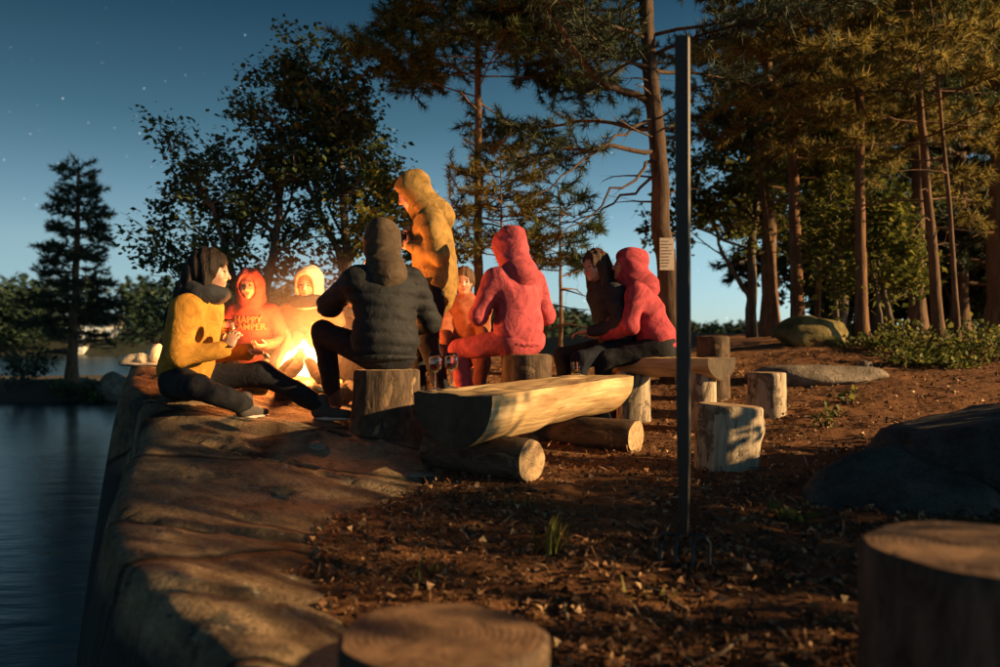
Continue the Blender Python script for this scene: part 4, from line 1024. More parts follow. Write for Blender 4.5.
def person(label, loc, yaw, hips, lean, head_rot, handL, handR, footL, footR, top, trouser=M_trouser, scale=1.0, hood=None, hair=None, long_hair=False, elbow=((-.7, -.4, -.6), (.7, -.4, -.6)),
           knee=((-.25, .6, .8), (.25, .6, .8)), seed=1, puffer=False, shoe=M_shoe, bulk=1.0, curl=(40, 40), palm=((.3, .3, .4), (-.3, .3, .4)), twist=0, side=0, hem=.0, head_off=(0, 0, 0), scarf=None, fore=(None, None), hoodmat=None, stand=False, fur=None, cap_mat=None):
    root = empty('person', loc, R(yaw)); tag(root, label, 'person')
    S = scale; hips = np.asarray(hips, float)
    B = np.array(Matrix.Rotation(R(-lean), 3, 'X') @ Matrix.Rotation(R(side), 3, 'Y')); Tw = B @ np.array(Matrix.Rotation(R(twist), 3, 'Z'))
    pel = hips; waist = hips + B @ np.array([0, 0, .18]) * S; chest = waist + Tw @ np.array([0, .01, .17]) * S; neck = chest + Tw @ np.array([0, .0, .17]) * S
    shL = chest + Tw @ np.array([-.175, 0, .085]) * S; shR = chest + Tw @ np.array([.175, 0, .085]) * S
    HR = rot(*head_rot); hb = neck + Tw @ np.array([0, .02, .05]) * S; hc = hb + (HR @ np.array([0, .025, .10]) + np.asarray(head_off)) * S
    hipL = hips + np.array([-.095, 0, 0]) * S; hipR = hips + np.array([.095, 0, 0]) * S
    handL = np.asarray(handL, float); handR = np.asarray(handR, float)
    elL, handL = ik(shL, handL, .285 * S, .255 * S, elbow[0]); elR, handR = ik(shR, handR, .285 * S, .255 * S, elbow[1])
    footL = np.asarray(footL, float); footR = np.asarray(footR, float)
    anL = footL[:3] + [0, 0, .075 * S]; anR = footR[:3] + [0, 0, .075 * S]
    knL, anL = ik(hipL, anL, .43 * S, .42 * S, knee[0]); knR, anR = ik(hipR, anR, .43 * S, .42 * S, knee[1])
    # body: one skin from head to ankles
    b = SDF()
    b.ell(pel, np.array([.135, .095, .11]) * S, B); b.ell(waist, np.array([.115, .085, .14]) * S, B, .05); b.ell(chest, np.array([.14, .095, .16]) * S, Tw, .05)
    b.cap(shL, shR, .048 * S, .048 * S, .05); b.cap(neck - Tw @ np.array([0, 0, .05]) * S, hb + HR @ np.array([0, 0, .04]) * S, .052 * S, .05 * S, .03)
    for sh_, el_, hn_ in ((shL, elL, handL), (shR, elR, handR)):
        b.cap(sh_, el_, .043 * S, .034 * S, .03); b.cap(el_, hn_, .034 * S, .024 * S, .015)
    for hp_, kn_, an_ in ((hipL, knL, anL), (hipR, knR, anR)):
        b.cap(hp_, kn_, .070 * S, .048 * S, .04); b.cap(kn_, an_, .046 * S, .034 * S, .02)
    hp = lambda x, y, z: hc + HR @ (np.array([x, y, z]) * S)
    b.ell(hp(0, -.012, .022), np.array([.074, .094, .095]) * S, HR, .02); b.ell(hp(0, .026, -.035), np.array([.058, .064, .078]) * S, HR, .03); b.ell(hp(0, .068, -.098), np.array([.022, .018, .016]) * S, HR, .02)
    for sg in (-1, 1):
        b.ell(hp(sg * .033, .062, -.035), np.array([.022, .020, .024]) * S, HR, .015)
        b.ell(hp(sg * .031, .100, .004), np.array([.020, .018, .013]) * S, HR, .012, -1)
        b.ell(hp(sg * .031, .073, .002), np.array([.014, .013, .012]) * S, HR, .003)
        b.ell(hp(sg * .076, -.005, -.012), np.array([.010, .019, .030]) * S, HR, .006)
    b.cap(hp(-.04, .076, .026), hp(.04, .076, .026), .010 * S, .010 * S, .012)
    b.cap(hp(0, .086, .008), hp(0, .106, -.030), .008 * S, .012 * S, .010); b.cap(hp(-.013, .092, -.034), hp(.013, .092, -.034), .008 * S, .008 * S, .006)
    b.cap(hp(-.020, .080, -.062), hp(.020, .080, -.062), .008 * S, .008 * S, .006); b.cap(hp(-.016, .080, -.073), hp(.016, .080, -.073), .008 * S, .008 * S, .006)
    for q, (el_, hn_, pn) in enumerate(((elL, handL, palm[0]), (elR, handR, palm[1]))):
        hand(b, hn_, hn_ - el_ if fore[q] is None else np.asarray(fore[q], float), pn, curl[q], mir=(-1 if q == 0 else 1), sc=S * .98)
    def face_mi(C):
        l = ((C - hc) @ HR) / S; mi = np.zeros(len(C), int)
        fr = l[:, 1] > .055
        for sg in (-1, 1):
            mi[fr & (((l[:, 0] - sg * .031) / .013) ** 2 + ((l[:, 2] - .002) / .0075) ** 2 < 1)] = 1
            mi[fr & (np.abs(l[:, 0] - sg * .033) < .018) & (np.abs(l[:, 2] - .0225) < .0045)] = 3
        mi[fr & ((l[:, 0] / .024) ** 2 + ((l[:, 2] + .067) / .011) ** 2 < 1) & (l[:, 1] > .07)] = 2
        return mi
    obj('body', b.mesh('body', .0095 * S, [M_skin, M_eye, M_lip, M_brow], mi=face_mi), root)
    # trousers
    t = SDF(); t.ell(pel + B @ np.array([0, 0, .01]), np.array([.165, .125, .135]) * S, B, .05)
    for hp_, kn_, an_ in ((hipL, knL, anL), (hipR, knR, anR)):
        t.cap(hp_, kn_, .092 * S, .070 * S, .05); t.cap(kn_, kn_ + (an_ - kn_) * .93, .068 * S, .052 * S, .03)
    obj('trousers', t.mesh('trousers', .013 * S, trouser, folds(seed + 5, .006)), root)
    # upper garment
    K = bulk; j = SDF()
    j.ell(pel + B @ np.array([0, 0, .06 - hem * .4]) * S, np.array([.172 * K, .138 * K, .13 + hem]) * S, B, .06)
    j.ell(waist, np.array([.160 * K, .130 * K, .17]) * S, B, .08); j.ell(chest + Tw @ np.array([0, -.005, .0]) * S, np.array([.180 * K, .130 * K, .175]) * S, Tw, .08)
    j.cap(shL + Tw @ np.array([.02, 0, .0]) * S, shR + Tw @ np.array([-.02, 0, .0]) * S, .068 * S * K, .068 * S * K, .08)
    j.cap(neck - Tw @ np.array([0, 0, .06]) * S, neck + Tw @ np.array([0, .005, .015]) * S, .085 * S, .07 * S, .05)
    for sh_, el_, hn_ in ((shL, elL, handL), (shR, elR, handR)):
        w_ = el_ + (hn_ - el_) * .93
        j.cap(sh_, el_, .070 * S * K, .060 * S * K, .04); j.cap(el_, w_, .060 * S * K, .042 * S * K, .03)
        j.cap(el_ + (hn_ - el_) * .88, w_, .043 * S * K, .043 * S * K, .008)
    fo = folds(seed, .0068 if not puffer else .0045, 1.0, (.075, .012) if puffer else None)
    jk = obj('jacket' if puffer or hem > .1 else ('hoodie' if hood else 'sweater'), j.mesh('jacket', .012 * S, top, fo), root)
    hm_ = hoodmat or top
    for sh_, el_, hn_ in ((shL, elL, handL), (shR, elR, handR)):
        cf = SDF(); cf.cap(el_ + (hn_ - el_) * .86, el_ + (hn_ - el_) * .95, .045 * S * K, .040 * S * K, .01); obj('cuff', cf.mesh('cuff', .010 * S, top, folds(seed + 4, .003, 4)), jk)
    wb = SDF(); wb.ell(pel + B @ np.array([0, 0, -.03]) * S, np.array([.167 * K, .132 * K, .036]) * S, B, .02)
    if hood and hem < .1: obj('waistband', wb.mesh('waistband', .010 * S, top, folds(seed + 6, .003, 4)), jk)
    sm = MB(); zz = np.linspace(-.08, .30, 14)
    sm.tube(np.array([chest + Tw @ (np.array([0, (.1315 + .006) * K * math.sqrt(max(.05, 1 - (z_ / .36) ** 2)), z_ - .14]) * S) for z_ in zz]), .004 * S, 5)
    if puffer: obj('zip', sm.mesh('zip', M_steel), jk)
    if hood == 'up':
        hsd = SDF(); hsd.ell(hp(0, -.022, .020), np.array([.112, .130, .136]) * S, HR, .03); hsd.cap(hp(0, -.05, -.06), neck + Tw @ np.array([0, -.06, -.05]) * S, .098 * S, .125 * S, .05)
        hsd.cap(hp(0, -.02, -.10), neck + Tw @ np.array([0, .02, -.02]) * S, .085 * S, .10 * S, .05)
        hsd.ell(hp(0, -.10, .075), np.array([.05, .055, .055]) * S, HR, .05)
        hsd.ell(hp(0, .112, -.012), np.array([.074, .125, .104]) * S, HR, .015, -1); hsd.ell(hp(0, .01, .0), np.array([.082, .09, .108]) * S, HR, .01, -1)
        obj('hood', hsd.mesh('hood', .0095 * S, hm_, folds(seed + 2, .0065)), jk)
        if fur:
            rg = np.random.default_rng(seed); a_ = rg.random(2600) * 6.28; P_ = np.array([np.cos(a_) * .082, .062 + rg.normal(size=2600) * .012, np.sin(a_) * .112]).T * S
            P_ = hc + P_ @ HR.T; D_ = (np.array([np.cos(a_), np.full(2600, .6), np.sin(a_)]).T) @ HR.T
            V_, T_ = needles(P_, D_, 2, .035, .004, rg, .6); o_ = obj('fur_trim', mesh_from('fur_trim', V_, T_, fur, False), jk); o_['kind'] = 'stuff'
    elif hood == 'down':
        hsd = SDF(); hsd.ell(neck + Tw @ np.array([0, -.095, .0]) * S, np.array([.12, .07, .085]) * S, Tw, .04); hsd.cap(neck + Tw @ np.array([-.09, .03, -.01]) * S, neck + Tw @ np.array([-.06, -.07, .02]) * S, .035 * S, .05 * S, .04)
        hsd.cap(neck + Tw @ np.array([.09, .03, -.01]) * S, neck + Tw @ np.array([.06, -.07, .02]) * S, .035 * S, .05 * S, .04)
        obj('hood', hsd.mesh('hood', .011 * S, hm_, folds(seed + 2, .008)), jk)
    if scarf is not None:
        sc_ = SDF()
        for q in range(10):
            a_ = q / 10 * 6.28; a2 = (q + 1) / 10 * 6.28
            sc_.cap(neck + Tw @ np.array([math.cos(a_) * .085, math.sin(a_) * .085 + .02, .02]) * S, neck + Tw @ np.array([math.cos(a2) * .085, math.sin(a2) * .085 + .02, .02]) * S, .045 * S, .045 * S, .03)
        obj('scarf', sc_.mesh('scarf', .012 * S, scarf, folds(seed + 3, .01)), root)
    if hair is not None:
        hs = SDF(); hs.ell(hp(0, -.022, .030), np.array([.096, .113, .113]) * S, HR, .03)
        if long_hair:
            hs.cap(hp(0, -.075, -.02), hp(0, -.10, -.14) , .085 * S, .08 * S, .04); hs.cap(hp(0, -.10, -.14), neck + Tw @ np.array([0, -.14, -.16]) * S, .085 * S, .055 * S, .05)
            for sg in (-1, 1): hs.cap(hp(sg * .075, -.01, .0), hp(sg * .082, -.01, -.16), .032 * S, .03 * S, .03); hs.cap(hp(sg * .082, -.01, -.16), neck + Tw @ np.array([sg * .10, .06, -.12]) * S, .034 * S, .022 * S, .03)
        else:
            hs.cap(hp(0, -.06, -.02), hp(0, -.05, -.09), .075 * S, .06 * S, .03)
        hs.ell(hp(0, .105, -.030), np.array([.068, .075, .094]) * S, HR, .012, -1)
        hs.ell(hp(0, .03, -.05), np.array([.066, .075, .08]) * S, HR, .012, -1)
        rgh = np.random.default_rng(seed)
        obj('hair', hs.mesh('hair', .010 * S, hair, lambda P: .004 * np.sin(P[:, 0] * 160 + 3 * np.sin(P[:, 2] * 9)) + .005 * np.sin(P[:, 1] * 130 + 4 * np.sin(P[:, 2] * 7))), root)
    if cap_mat is not None:
        cp = SDF(); cp.ell(hp(0, -.018, .045), np.array([.098, .115, .105]) * S, HR, .02); cp.ell(hp(0, .07, -.075), np.array([.14, .16, .10]) * S, HR, .012, -1)
        for q in range(14):
            a_ = q / 14 * 6.28; a2 = (q + 1) / 14 * 6.28
            cp.cap(hp(math.cos(a_) * .094, math.sin(a_) * .108 - .014, .048 + .012 * math.sin(a_)), hp(math.cos(a2) * .094, math.sin(a2) * .108 - .014, .048 + .012 * math.sin(a2)), .016 * S, .016 * S, .006)
        obj('knit_hat', cp.mesh('knit_hat', .009 * S, cap_mat, folds(seed + 9, .003, 3)), root)
    # shoes
    for an_, ft, kn_ in ((anL, footL, knL), (anR, footR, knR)):
        fy = ft[3] if len(ft) > 3 else 0.0; fp = ft[4] if len(ft) > 4 else 0.0
        M = rot(fy, fp, 0); q = lambda x, y, z: an_ + M @ (np.array([x, y, z]) * S)
        f = SDF(); f.cap(q(0, -.035, -.035), q(0, .06, -.04), .040 * S, .036 * S, .02); f.cap(q(0, .06, -.045), q(0, .155, -.05), .038 * S, .030 * S, .02)
        f.cap(q(0, -.015, -.02), q(0, -.012, .035), .046 * S, .044 * S, .03)
        so = obj('shoe', f.mesh('shoe', .010 * S, shoe), root)
        f2 = SDF(); f2.ell(q(0, .01, -.073), np.array([.040, .07, .012]) * S, M, .02); f2.ell(q(0, .10, -.074), np.array([.045, .095, .011]) * S, M, .02)
        obj('sole', f2.mesh('sole', .008 * S, M_sole), so)
    root['joints'] = ''
    del root['joints']
    Rz = np.array(Matrix.Rotation(R(yaw), 3, 'Z')); J = lambda p: np.asarray(loc) + Rz @ np.asarray(p)
    return root, dict(handL=J(handL), handR=J(handR), chest=J(chest), head=J(hc), jk=jk, chest_l=chest, Tw=Tw)

# ------------------------------------------------------------------ the people round the fire
C_mustard = m_cloth('mustard_cloth', (0.42, 0.20, 0.03), .4); C_red = m_cloth('red_fleece', (0.46, 0.075, 0.055), .35)
C_coral = m_cloth('coral_fleece', (0.40, 0.072, 0.088), .5); C_coral2 = m_cloth('rose_fleece', (0.36, 0.056, 0.072), .5)
C_char = m_cloth('charcoal_nylon', (0.018, 0.020, 0.023), .4, .7); C_hooddark = m_cloth('taupe_wool', (0.075, 0.055, 0.038), .5)
C_tan = m_cloth('tan_blanket', (0.27, 0.135, 0.065), .4); C_cream = m_cloth('cream_wool', (0.62, 0.50, 0.36), .25); C_black = m_cloth('black_knit', (0.028, 0.03, 0.036), .3)
C_parka = m_cloth('khaki_parka', (0.27, 0.165, 0.05), .5); C_brick = m_cloth('brick_knit', (0.30, 0.10, 0.05), .35); C_rust = m_cloth('rust_fleece', (0.38, 0.13, 0.07), .3)
M_fur = m_plain('fur', (0.45, 0.32, 0.18), .9); C_coraltr = m_cloth('coral_trouser', (0.38, 0.07, 0.085), .4)
def local(p, loc, yaw): 
    return np.array(Matrix.Rotation(R(-yaw), 3, 'Z')) @ (np.asarray(p, float) - np.asarray(loc, float))
def gl(loc, yaw, lx, ly):      # local ground height under a local point
    w = np.asarray(loc) + np.array(Matrix.Rotation(R(yaw), 3, 'Z')) @ np.array([lx, ly, 0]); return gz(w[0], w[1]) - loc[2]
def ft(loc, yaw, lx, ly, fy=0, fp=0, dz=0): return (lx, ly, gl(loc, yaw, lx, ly) + .01 + dz, fy, fp)

# seated in profile on the ledge
loc = gp(184, 4.75); yw = -92
_, J1 = person('person in a mustard jacket sitting on the ledge, seen in profile, dark hair', loc, yw, (0, 0, .125), 10, (12, -4, 0),
    local(W(250, 352, 4.95), loc, yw), local(W(226, 350, 4.58), loc, yw), ft(loc, yw, -.14, .80, -8), ft(loc, yw, .06, .40, 70), C_mustard, hair=M_hair_dark, long_hair=True, seed=3, bulk=1.06,
    knee=((-.1, .5, .9), (1, .25, .12)), elbow=((-.5, -.5, -.6), (.5, -.75, -.5)), curl=(30, 55), scale=1.0, palm=((.3, .5, -.3), (-1, .1, .1)), scarf=C_black, hoodmat=C_black, fore=(None, (-.25, .35, .9)))
# small person in red behind the glass
loc = gp(254, 6.0); yw = 182
_, J2 = person('person in a red hoodie with pale chest print, hood up, facing the camera', loc, yw, (0, 0, .13), 8, (0, -4, 3), (-.16, .30, .26), (.14, .32, .24), ft(loc, yw, -.2, .42), ft(loc, yw, .2, .42), C_red, hood='up', seed=5, scale=.86, curl=(45, 45), knee=((-.8, .4, .5), (.8, .4, .5)))
# print on the chest: two rows of block letters
def text_mesh(body, size, depth):
    cu = bpy.data.curves.new('lettering', 'FONT'); cu.body = body; cu.size = size; cu.align_x = 'CENTER'; cu.align_y = 'CENTER'; cu.extrude = depth; cu.space_line = .8; cu.resolution_u = 2; cu.offset = size * .02
    to = bpy.data.objects.new('lettering', cu); COL.objects.link(to); dg = bpy.context.evaluated_depsgraph_get(); me = bpy.data.meshes.new_from_object(to.evaluated_get(dg)); bpy.data.objects.remove(to); return me
me = text_mesh('HAPPY\nCAMPER', .066, .005)
ch = J2['chest_l']; Mx = J2['Tw']
V = np.array([v.co[:] for v in me.vertices]); X = -V[:, 0]; Z = V[:, 1] + .005
yoff = .86 * .130 * np.sqrt(np.clip(1 - (X / .18) ** 2, .05, 1)) * np.sqrt(np.clip(1 - (Z / .24) ** 2, .1, 1)) + .010
V = np.stack([X, V[:, 2] + yoff, Z], 1) @ Mx.T + ch
me.vertices.foreach_set('co', V.astype(np.float32).ravel()); me.flip_normals(); me.update(); me.materials.clear(); me.materials.append(m_plain('print_ink', (.52, .20, .08), .9))
o = obj('chest_print', me, J2['jk']); o['kind'] = 'stuff'
# cream hood, tan blanket
loc = gp(311, 6.45); yw = 176
person('person in a cream knit hood and tan coat facing across the fire', loc, yw, (0, 0, .17), 4, (0, -6, -4), (-.2, .34, .30), (.2, .34, .30), ft(loc, yw, -.22, .45), ft(loc, yw, .22, .45), C_tan, hood='up', hoodmat=C_cream, scarf=C_black, seed=7, bulk=1.18, knee=((-.6, .4, .7), (.6, .4, .7)))
loc = gp(341, 6.9); yw = 172
person('person in a rust fleece half hidden behind the dark jacket', loc, yw, (0, 0, .16), 6, (6, -4, 0), local(W(350, 300, 6.6), loc, yw), (.2, .34, .28), ft(loc, yw, -.22, .45), ft(loc, yw, .22, .45), C_rust, hair=M_hair_brown, seed=9, knee=((-.6, .4, .7), (.6, .4, .7)), scale=.95)
# dark jacket on the stump
loc = gp(386, 4.8); yw = 22; hz = CAMZ - (369 - HOR) / FPX * 4.8 - loc[2] + .095
_, J5 = person('person in a charcoal puffer jacket on a stump, back turned, hood up', loc, yw, (0, 0.02, hz), 3, (-22, -4, 0), local(W(357, 277, 5.05), loc, yw), (.17, .33, hz + .14), ft(loc, yw, -.24, .40, 10), ft(loc, yw, .16, .36, -5), C_char, hood='up', hoodmat=C_hooddark, seed=11, puffer=True, bulk=1.16, knee=((-.5, .7, .6), (.3, .7, .6)), elbow=((-.7, -.2, -.7), (.8, -.3, -.6)))
# standing in the parka
loc = gp(436, 5.75); yw = 96
_, J6 = person('person in a khaki hooded parka standing with head bowed over cupped hands', loc, yw, (0, 0, .93), 5, (0, -26, 0), local(W(411, 246, 5.62), loc, yw), local(W(412, 240, 5.75), loc, yw), ft(loc, yw, -.10, -.06, 4), ft(loc, yw, .10, .12, -4), C_parka, hood='up', seed=13, bulk=1.10, hem=.12, curl=(60, 60), knee=((-.1, 1, .1), (.1, 1, .1)), elbow=((-.5, -.5, -.8), (.5, -.5, -.8)), palm=((.9, .1, .3), (-.9, .1, .3)), head_off=(0, .03, -.01))
# behind, between parka and coral hoodie
loc = gp(465, 6.6); yw = 178
st('low stump seat behind the legs of the standing person', 465, 366, 6.6, .30, 308)
person('person in a brick-red sweater sitting behind the standing figure', loc, yw, (0, 0, CAMZ - 21 / FPX * 6.6 - loc[2] + .09), 6, (0, -4, 0), (-.12, .34, .42), (.12, .34, .42), ft(loc, yw, -.12, .42), ft(loc, yw, .14, .42), C_brick, trouser=m_cloth('maroon_trouser', (.16, .05, .04)), hair=M_hair_brown, seed=15, scale=.9)
# coral hoodie on the stump
loc = gp(524, 5.3); yw = 34; hz = CAMZ - (354 - HOR) / FPX * 5.3 - loc[2] + .085
person('person in a coral hoodie with hood up sitting on a stump, back turned', loc, yw, (-.02, .02, hz), 6, (16, -10, 0), (-.10, .30, hz + .22), (.12, .30, hz + .22), ft(loc, yw, -.22, .34, 8), ft(loc, yw, .14, .40), C_coral, trouser=C_coraltr, hood='up', seed=17, bulk=1.03, scale=.95, knee=((-.4, .8, .5), (.3, .8, .5)))
# the pair on the second bench
loc = gp(620, 6.0); yw = 108; sz = CAMZ - (359 - HOR) / FPX * 6.0
hz = sz - loc[2] + .09
_, J9 = person('person with long dark hair in a black sweater sitting on the bench', loc, yw, (0, 0, hz), 16, (18, -6, 4), local(W(590, 331, 5.8), loc, yw), local(W(606, 320, 5.95), loc, yw), ft(loc, yw, -.10, .44, 0), ft(loc, yw, .14, .36, 0), C_black, trouser=M_jeans, hair=M_hair_chestnut, long_hair=True, seed=19, scale=.94, curl=(30, 55), palm=((.2, .2, -.9), (-.9, .2, .2)))
loc = gp(660, 5.85); yw = 78; sz = CAMZ - (358.5 - HOR) / FPX * 5.85
hz = sz - loc[2] + .09
person('person in a rose hoodie with hood up leaning forward on the bench', loc, yw, (0, 0, hz), 22, (10, 8, 0), (-.14, .40, hz + .08), (.12, .40, hz + .10), ft(loc, yw, -.12, .42), ft(loc, yw, .14, .40), C_coral2, trouser=M_trouser, hood='up', seed=21, scale=.95, bulk=1.03)

# ------------------------------------------------------------------ campfire
FC = gp(303, 5.55)
def campfire():
    root = empty('campfire', FC); tag(root, 'burning campfire with bright flames inside a ring of stones', 'campfire')
    rg = np.random.default_rng(401)
    for i in range(11):
        a = i / 11 * 6.28 + rg.normal() * .08; rr = .36
        o = boulder('ring_stone', None, (math.cos(a) * rr, math.sin(a) * rr, gz(FC[0] + math.cos(a) * rr, FC[1] + math.sin(a) * rr) - FC[2] + .04), (.10 + .03 * rg.random(), .08, .075 + .02 * rg.random()), 410 + i, M_darkrock, n=16, rz=a, parent=root)
    M_char = m_bark('charred_wood', (.008, .007, .006), (.05, .035, .025), (20, 20, 20))
    for i in range(6):
        a = i / 6 * 6.28 + .3; p0 = np.array([math.cos(a) * .27, math.sin(a) * .27, .02]); p1 = np.array([-math.cos(a) * .03, -math.sin(a) * .03, .20 + .03 * i * .4])
        lb = MB(); pts = p0 + np.linspace(0, 1, 6)[:, None] * (p1 - p0) + rg.normal(size=(6, 3)) * .006
        lb.tube(pts, .032 + .012 * rg.random(), 10, wob=.15, rg=rg); obj('firewood', lb.mesh('firewood', M_char), root)
    # embers
    m, t, b = mat('ember'); b.inputs['Base Color'].default_value = (.02, .01, .008, 1)
    n1 = noise(t, coord(t), 30, 4, .7); r = ramp(t, n1, [(.42, (0, 0, 0)), (.6, (1, .22, .03))])
    t.links.new(r.outputs[0], b.inputs['Emission Color']); b.inputs['Emission Strength'].default_value = 4.0
    eb = SDF(); eb.ell((0, 0, .02), (.24, .24, .06)); obj('ember_bed', eb.mesh('ember_bed', .014, m, folds(7, .02, 2.5)), root)
    # flame tongues filled with glowing gas
    def flame_mat(name, col, dens):
        fm = bpy.data.materials.new(name); fm.use_nodes = True; ft_ = fm.node_tree; ft_.nodes.clear()
        out = ft_.nodes.new('ShaderNodeOutputMaterial'); em = ft_.nodes.new('ShaderNodeEmission'); em.inputs[0].default_value = (*col, 1)
        nz = noise(ft_, coord(ft_, (1, 1, .6)), 9, 3, .6)
        mr = ft_.nodes.new('ShaderNodeMapRange'); mr.inputs[1].default_value = .3; mr.inputs[2].default_value = .65; mr.inputs[3].default_value = dens * .3; mr.inputs[4].default_value = dens * 1.5
        ft_.links.new(nz, mr.inputs[0]); ft_.links.new(mr.outputs[0], em.inputs[1]); ft_.links.new(em.outputs[0], out.inputs['Volume']); return fm
    M_f1 = flame_mat('flame_core', (1.0, .60, .22), 80.); M_f2 = flame_mat('flame_outer', (1.0, .32, .06), 11.0)
    def tongue(name, m, defs):
        f = SDF()
        for (x, y, z0, r, h, lx, ly) in defs:
            f.cap((x, y, z0), (x + lx * .5, y + ly * .5, z0 + h * .55), r, r * .62, .05); f.cap((x + lx * .5, y + ly * .5, z0 + h * .55), (x + lx, y + ly, z0 + h), r * .6, .012, .04)
        return obj(name, f.mesh(name, .014, m, folds(23, .012, 1.2)), root)
    tongue('flame', M_f1, [(-.03, 0, .15, .075, .15, .03, 0), (.06, -.03, .15, .065, .11, .02, 0), (-.09, .02, .14, .055, .09, -.02, 0), (.11, .03, .14, .05, .09, .03, 0), (.02, .06, .15, .04, .18, -.03, 0)])
    tongue('flame', M_f2, [(-.04, 0, .13, .085, .23, .05, 0), (.08, -.02, .13, .075, .19, .05, 0), (-.12, .02, .12, .065, .15, -.03, 0), (.14, .02, .12, .055, .15, .03, 0), (-.08, .05, .15, .035, .26, -.05, 0), (.04, .06, .15, .032, .29, .02, 0)])
    l = bpy.data.lights.new('fire_light', 'POINT'); l.energy = 90.0; l.color = (1.0, .30, .065); l.shadow_soft_size = .13
    lo = bpy.data.objects.new('fire_light', l); COL.objects.link(lo); lo.parent = root; lo.location = (0, 0, .30)
campfire()

# ------------------------------------------------------------------ small things
def wine_glass(label, base, h, drink, name='wine_glass'):
    root = empty(name, base); tag(root, label, 'glass')
    r = h * .20
    prof = [(.001, 0), (r * .95, .002), (r * .95, .004), (.006, .010), (.0045, .02), (.0045, h * .45), (.010, h * .48), (r * .8, h * .58), (r, h * .72), (r * .95, h * .86), (r * .78, h), (r * .78 - .002, h), (r * .95 - .0025, h * .86), (r - .0025, h * .72), (r * .8 - .0025, h * .585), (.001, h * .50)]
    obj('bowl', MB().lathe(prof, 24).mesh('bowl', M_glass), root)
    pr2 = [(.001, h * .505), (r * .8 - .004, h * .59), (r - .004, h * .70), (.001, h * .701)]
    obj('drink', MB().lathe(pr2, 20).mesh('drink', drink), root); return root
def bench_pt(u, v):     # point on the front bench top: u across, v along
    ax = nrm(Bf - A); rt = nrm(np.cross(ax, (0, 0, 1))); return A + ax * v + rt * u + np.array([0, 0, .012])
wine_glass('wine glass at the near edge of the bench top, closer to the stump', bench_pt(-.15, .06), .185, M_wine)
wine_glass('wine glass on the bench top, second from its near end', bench_pt(-.13, .17), .185, M_wine)
def tumbler(label, base, h, r, drink, name='tumbler'):
    root = empty(name, base); tag(root, label, 'glass')
    obj('wall', MB().lathe([(.001, 0), (r * .85, 0), (r, h), (r - .002, h), (r * .85 - .003, .008), (.001, .008)], 24).mesh('wall', M_glass), root)
    obj('drink', MB().lathe([(.001, .010), (r * .85 - .005, .010), (r * .95 - .004, h * .6), (.001, h * .6)], 20).mesh('drink', drink), root)
tumbler('small tumbler of amber drink near the far end of the bench top', bench_pt(-.10, bl - .18), .085, .034, M_amber)
wine_glass('wine glass held up by the person in the mustard jacket', J1['handR'] + np.array([.02, -.02, .015]), .16, M_amber)
wine_glass('wine glass held by the person in the black sweater', J9['handR'] + np.array([-.04, -.05, -.02]), .16, M_wine)
def mug(label, base, h, r, m):
    root = empty('mug', base); tag(root, label, 'mug')
    obj('cup', MB().lathe([(.001, 0), (r * .92, 0), (r, .01), (r, h), (r - .004, h), (r - .005, .012), (.001, .012)], 24).mesh('cup', m), root)
    hd = MB(); a = np.linspace(-1.4, 1.4, 9); hd.tube(np.stack([r + np.cos(a) * .026 - .006, np.zeros(9), h / 2 + np.sin(a) * .03], 1), .005, 8); obj('handle', hd.mesh('handle', m), root)
mug('dark mug cupped in the hands of the standing person', (J6['handL'] + J6['handR']) / 2 + np.array([-.075, -.01, -.035]), .095, .04, M_steel)

# shoe standing at the back edge of the ledge
def lone_shoe():
    c = W(148, 363, 5.5); c[2] = gz(c[0], c[1]) + .0
    root = empty('shoe', c, R(95)); tag(root, 'pale ankle-high shoe left standing on the rim of the ledge', 'shoe')
    M_pale = m_cloth('pale_canvas', (.74, .58, .40), .15)
    u = SDF(); u.cap((0, -.06, .06), (0, .04, .05), .047, .042, .02); u.cap((0, .04, .05), (0, .165, .040), .043, .033, .02); u.cap((0, -.055, .07), (0, -.05, .125), .046, .043, .03); u.ell((0, -.045, .17), (.033, .035, .05), None, .01, -1)
    obj('upper', u.mesh('upper', .008, M_pale, folds(3, .003, 2)), root)
    s = SDF(); s.ell((0, -.03, .014), (.046, .085, .016), None, .02); s.ell((0, .09, .013), (.048, .11, .015), None, .02); obj('sole', s.mesh('sole', .008, M_sole), root)
    lm = MB()
    for k in range(4): lm.tube([(-.028, .0 + k * .025, .096 - k * .006), (0, .004 + k * .025, .101 - k * .006), (.028, .0 + k * .025, .096 - k * .006)], .004, 5)
    obj('lace', lm.mesh('lace', M_sole), root)['kind'] = 'stuff'
lone_shoe()

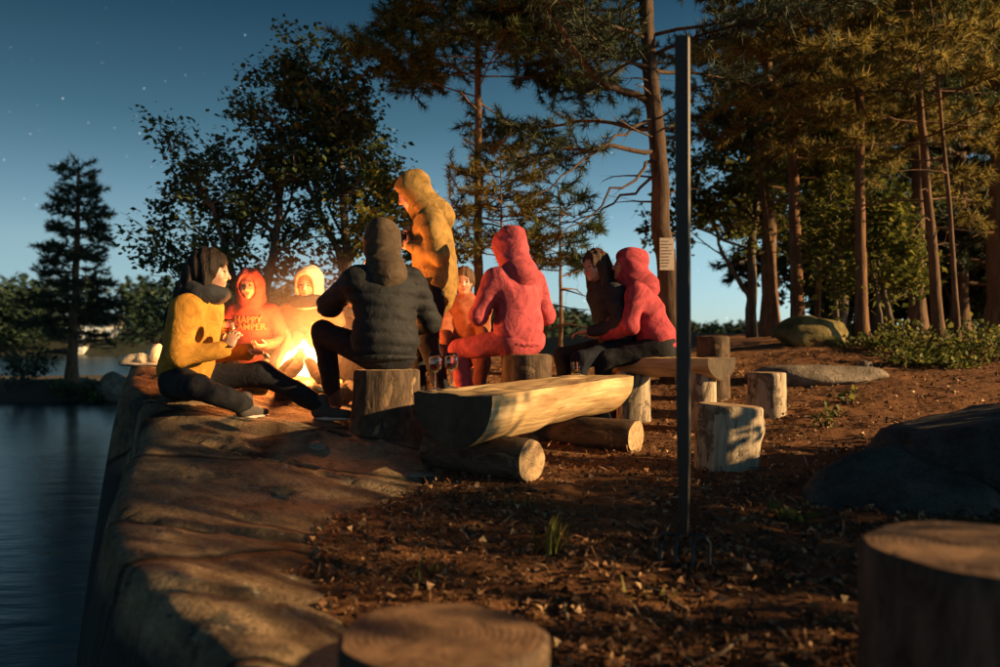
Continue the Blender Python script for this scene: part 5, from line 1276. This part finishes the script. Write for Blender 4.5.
# long-handled fork standing in the ground
def garden_fork():
    Y = 2.82; c = gp(683.5, Y); root = empty('garden_fork', c, R(-16)); tag(root, 'long-handled garden fork standing upright in the litter', 'garden fork')
    ztop = CAMZ - (36 - HOR) / FPX * Y - c[2]
    zs = [.115, .22, .42, .8, ztop - .01, ztop]; ws = [.028, .036, .047, .049, .051, .046]
    mb = MB(); V = []
    for z, w in zip(zs, ws):
        q = w / 2; e_ = q * .82
        V += [(-q, -e_, z), (-e_, -q, z), (e_, -q, z), (q, -e_, z), (q, e_, z), (e_, q, z), (-e_, q, z), (-q, e_, z)]
    a = np.arange(8); b = (a + 1) % 8
    Q = np.concatenate([np.stack([i * 8 + a, i * 8 + b, (i + 1) * 8 + b, (i + 1) * 8 + a], 1) for i in range(5)])
    T = np.array([[40, 41 + i, 42 + i] for i in range(6)]); mb.add(V, Q, T)
    obj('handle', mb.mesh('handle', m_plain('dark_stained_wood', (.028, .024, .022), .5), False), root)
    bar = MB(); bar.tube([(-.085, 0, .09), (-.07, 0, .112), (0, 0, .122), (.07, 0, .112), (.085, 0, .09)], .009, 8); obj('shoulder_bar', bar.mesh('shoulder_bar', M_steel), root)
    for x in (-.085, -.03, .03, .085):
        tb = MB(); tb.tube([(x, 0,   .116 if abs(x) < .05 else .095), (x, -.006, 0), (x * .95, -.012, -.10)], [.007, .007, .004], 8); obj('tine', tb.mesh('tine', M_steel), root)
garden_fork()

# paper notice on the pine
def notice():
    c = W(667, 254, 7.22); root = empty('paper_notice', c, R(2)); tag(root, 'small paper notice pinned to the leaning pine trunk', 'notice')
    mb = MB(); n = 6
    X = np.linspace(-.065, .065, n); V = [(x, -.004 * math.cos(x * 14) - .004, z) for z in (-.145, 0, .145) for x in X] + [(x, -.004 * math.cos(x * 14), z) for z in (-.145, 0, .145) for x in X]
    Q = [[r * n + i, r * n + i + 1, (r + 1) * n + i + 1, (r + 1) * n + i] for r in range(2) for i in range(n - 1)]; Q2 = [[q + 3 * n for q in f[::-1]] for f in Q]
    mb.add(V, Q + Q2); obj('sheet', mb.mesh('sheet', M_paper), root)
    ln = MB()
    rg = np.random.default_rng(8)
    for k in range(9):
        w = .05 + .05 * rg.random(); ln.box((-.05 + w / 2, -.010, .115 - k * .028), (w, .002, .006))
    o = obj('printed_lines', ln.mesh('printed_lines', M_ink, False), root); o['kind'] = 'stuff'
notice()

# thin wood smoke added to carry the fire's orange glow
def smoke():
    f = SDF(); f.ell((0, 0, .45), (.95, .8, .75), None, .1); f.ell((.25, .1, 1.2), (.6, .5, .7), None, .2)
    fm = bpy.data.materials.new('wood_smoke'); fm.use_nodes = True; t = fm.node_tree; t.nodes.clear()
    out = t.nodes.new('ShaderNodeOutputMaterial'); pv = t.nodes.new('ShaderNodeVolumePrincipled'); pv.inputs['Color'].default_value = (.85, .85, .85, 1); pv.inputs['Anisotropy'].default_value = .2
    tc = t.nodes.new('ShaderNodeTexCoord'); ln = nd(t, 'ShaderNodeVectorMath', operation='DISTANCE'); t.links.new(tc.outputs['Object'], ln.inputs[0]); ln.inputs[1].default_value = (.05, 0, .34)
    mr = t.nodes.new('ShaderNodeMapRange'); mr.inputs[1].default_value = .1; mr.inputs[2].default_value = .70; mr.inputs[3].default_value = .15; mr.inputs[4].default_value = 0.0
    t.links.new(ln.outputs['Value'], mr.inputs[0]); t.links.new(mr.outputs[0], pv.inputs['Density']); t.links.new(pv.outputs[0], out.inputs['Volume'])
    o = obj('smoke', f.mesh('smoke', .05, fm), None, FC); tag(o, 'thin wood smoke added for the orange glow over the campfire', 'smoke', kind='stuff')
smoke()
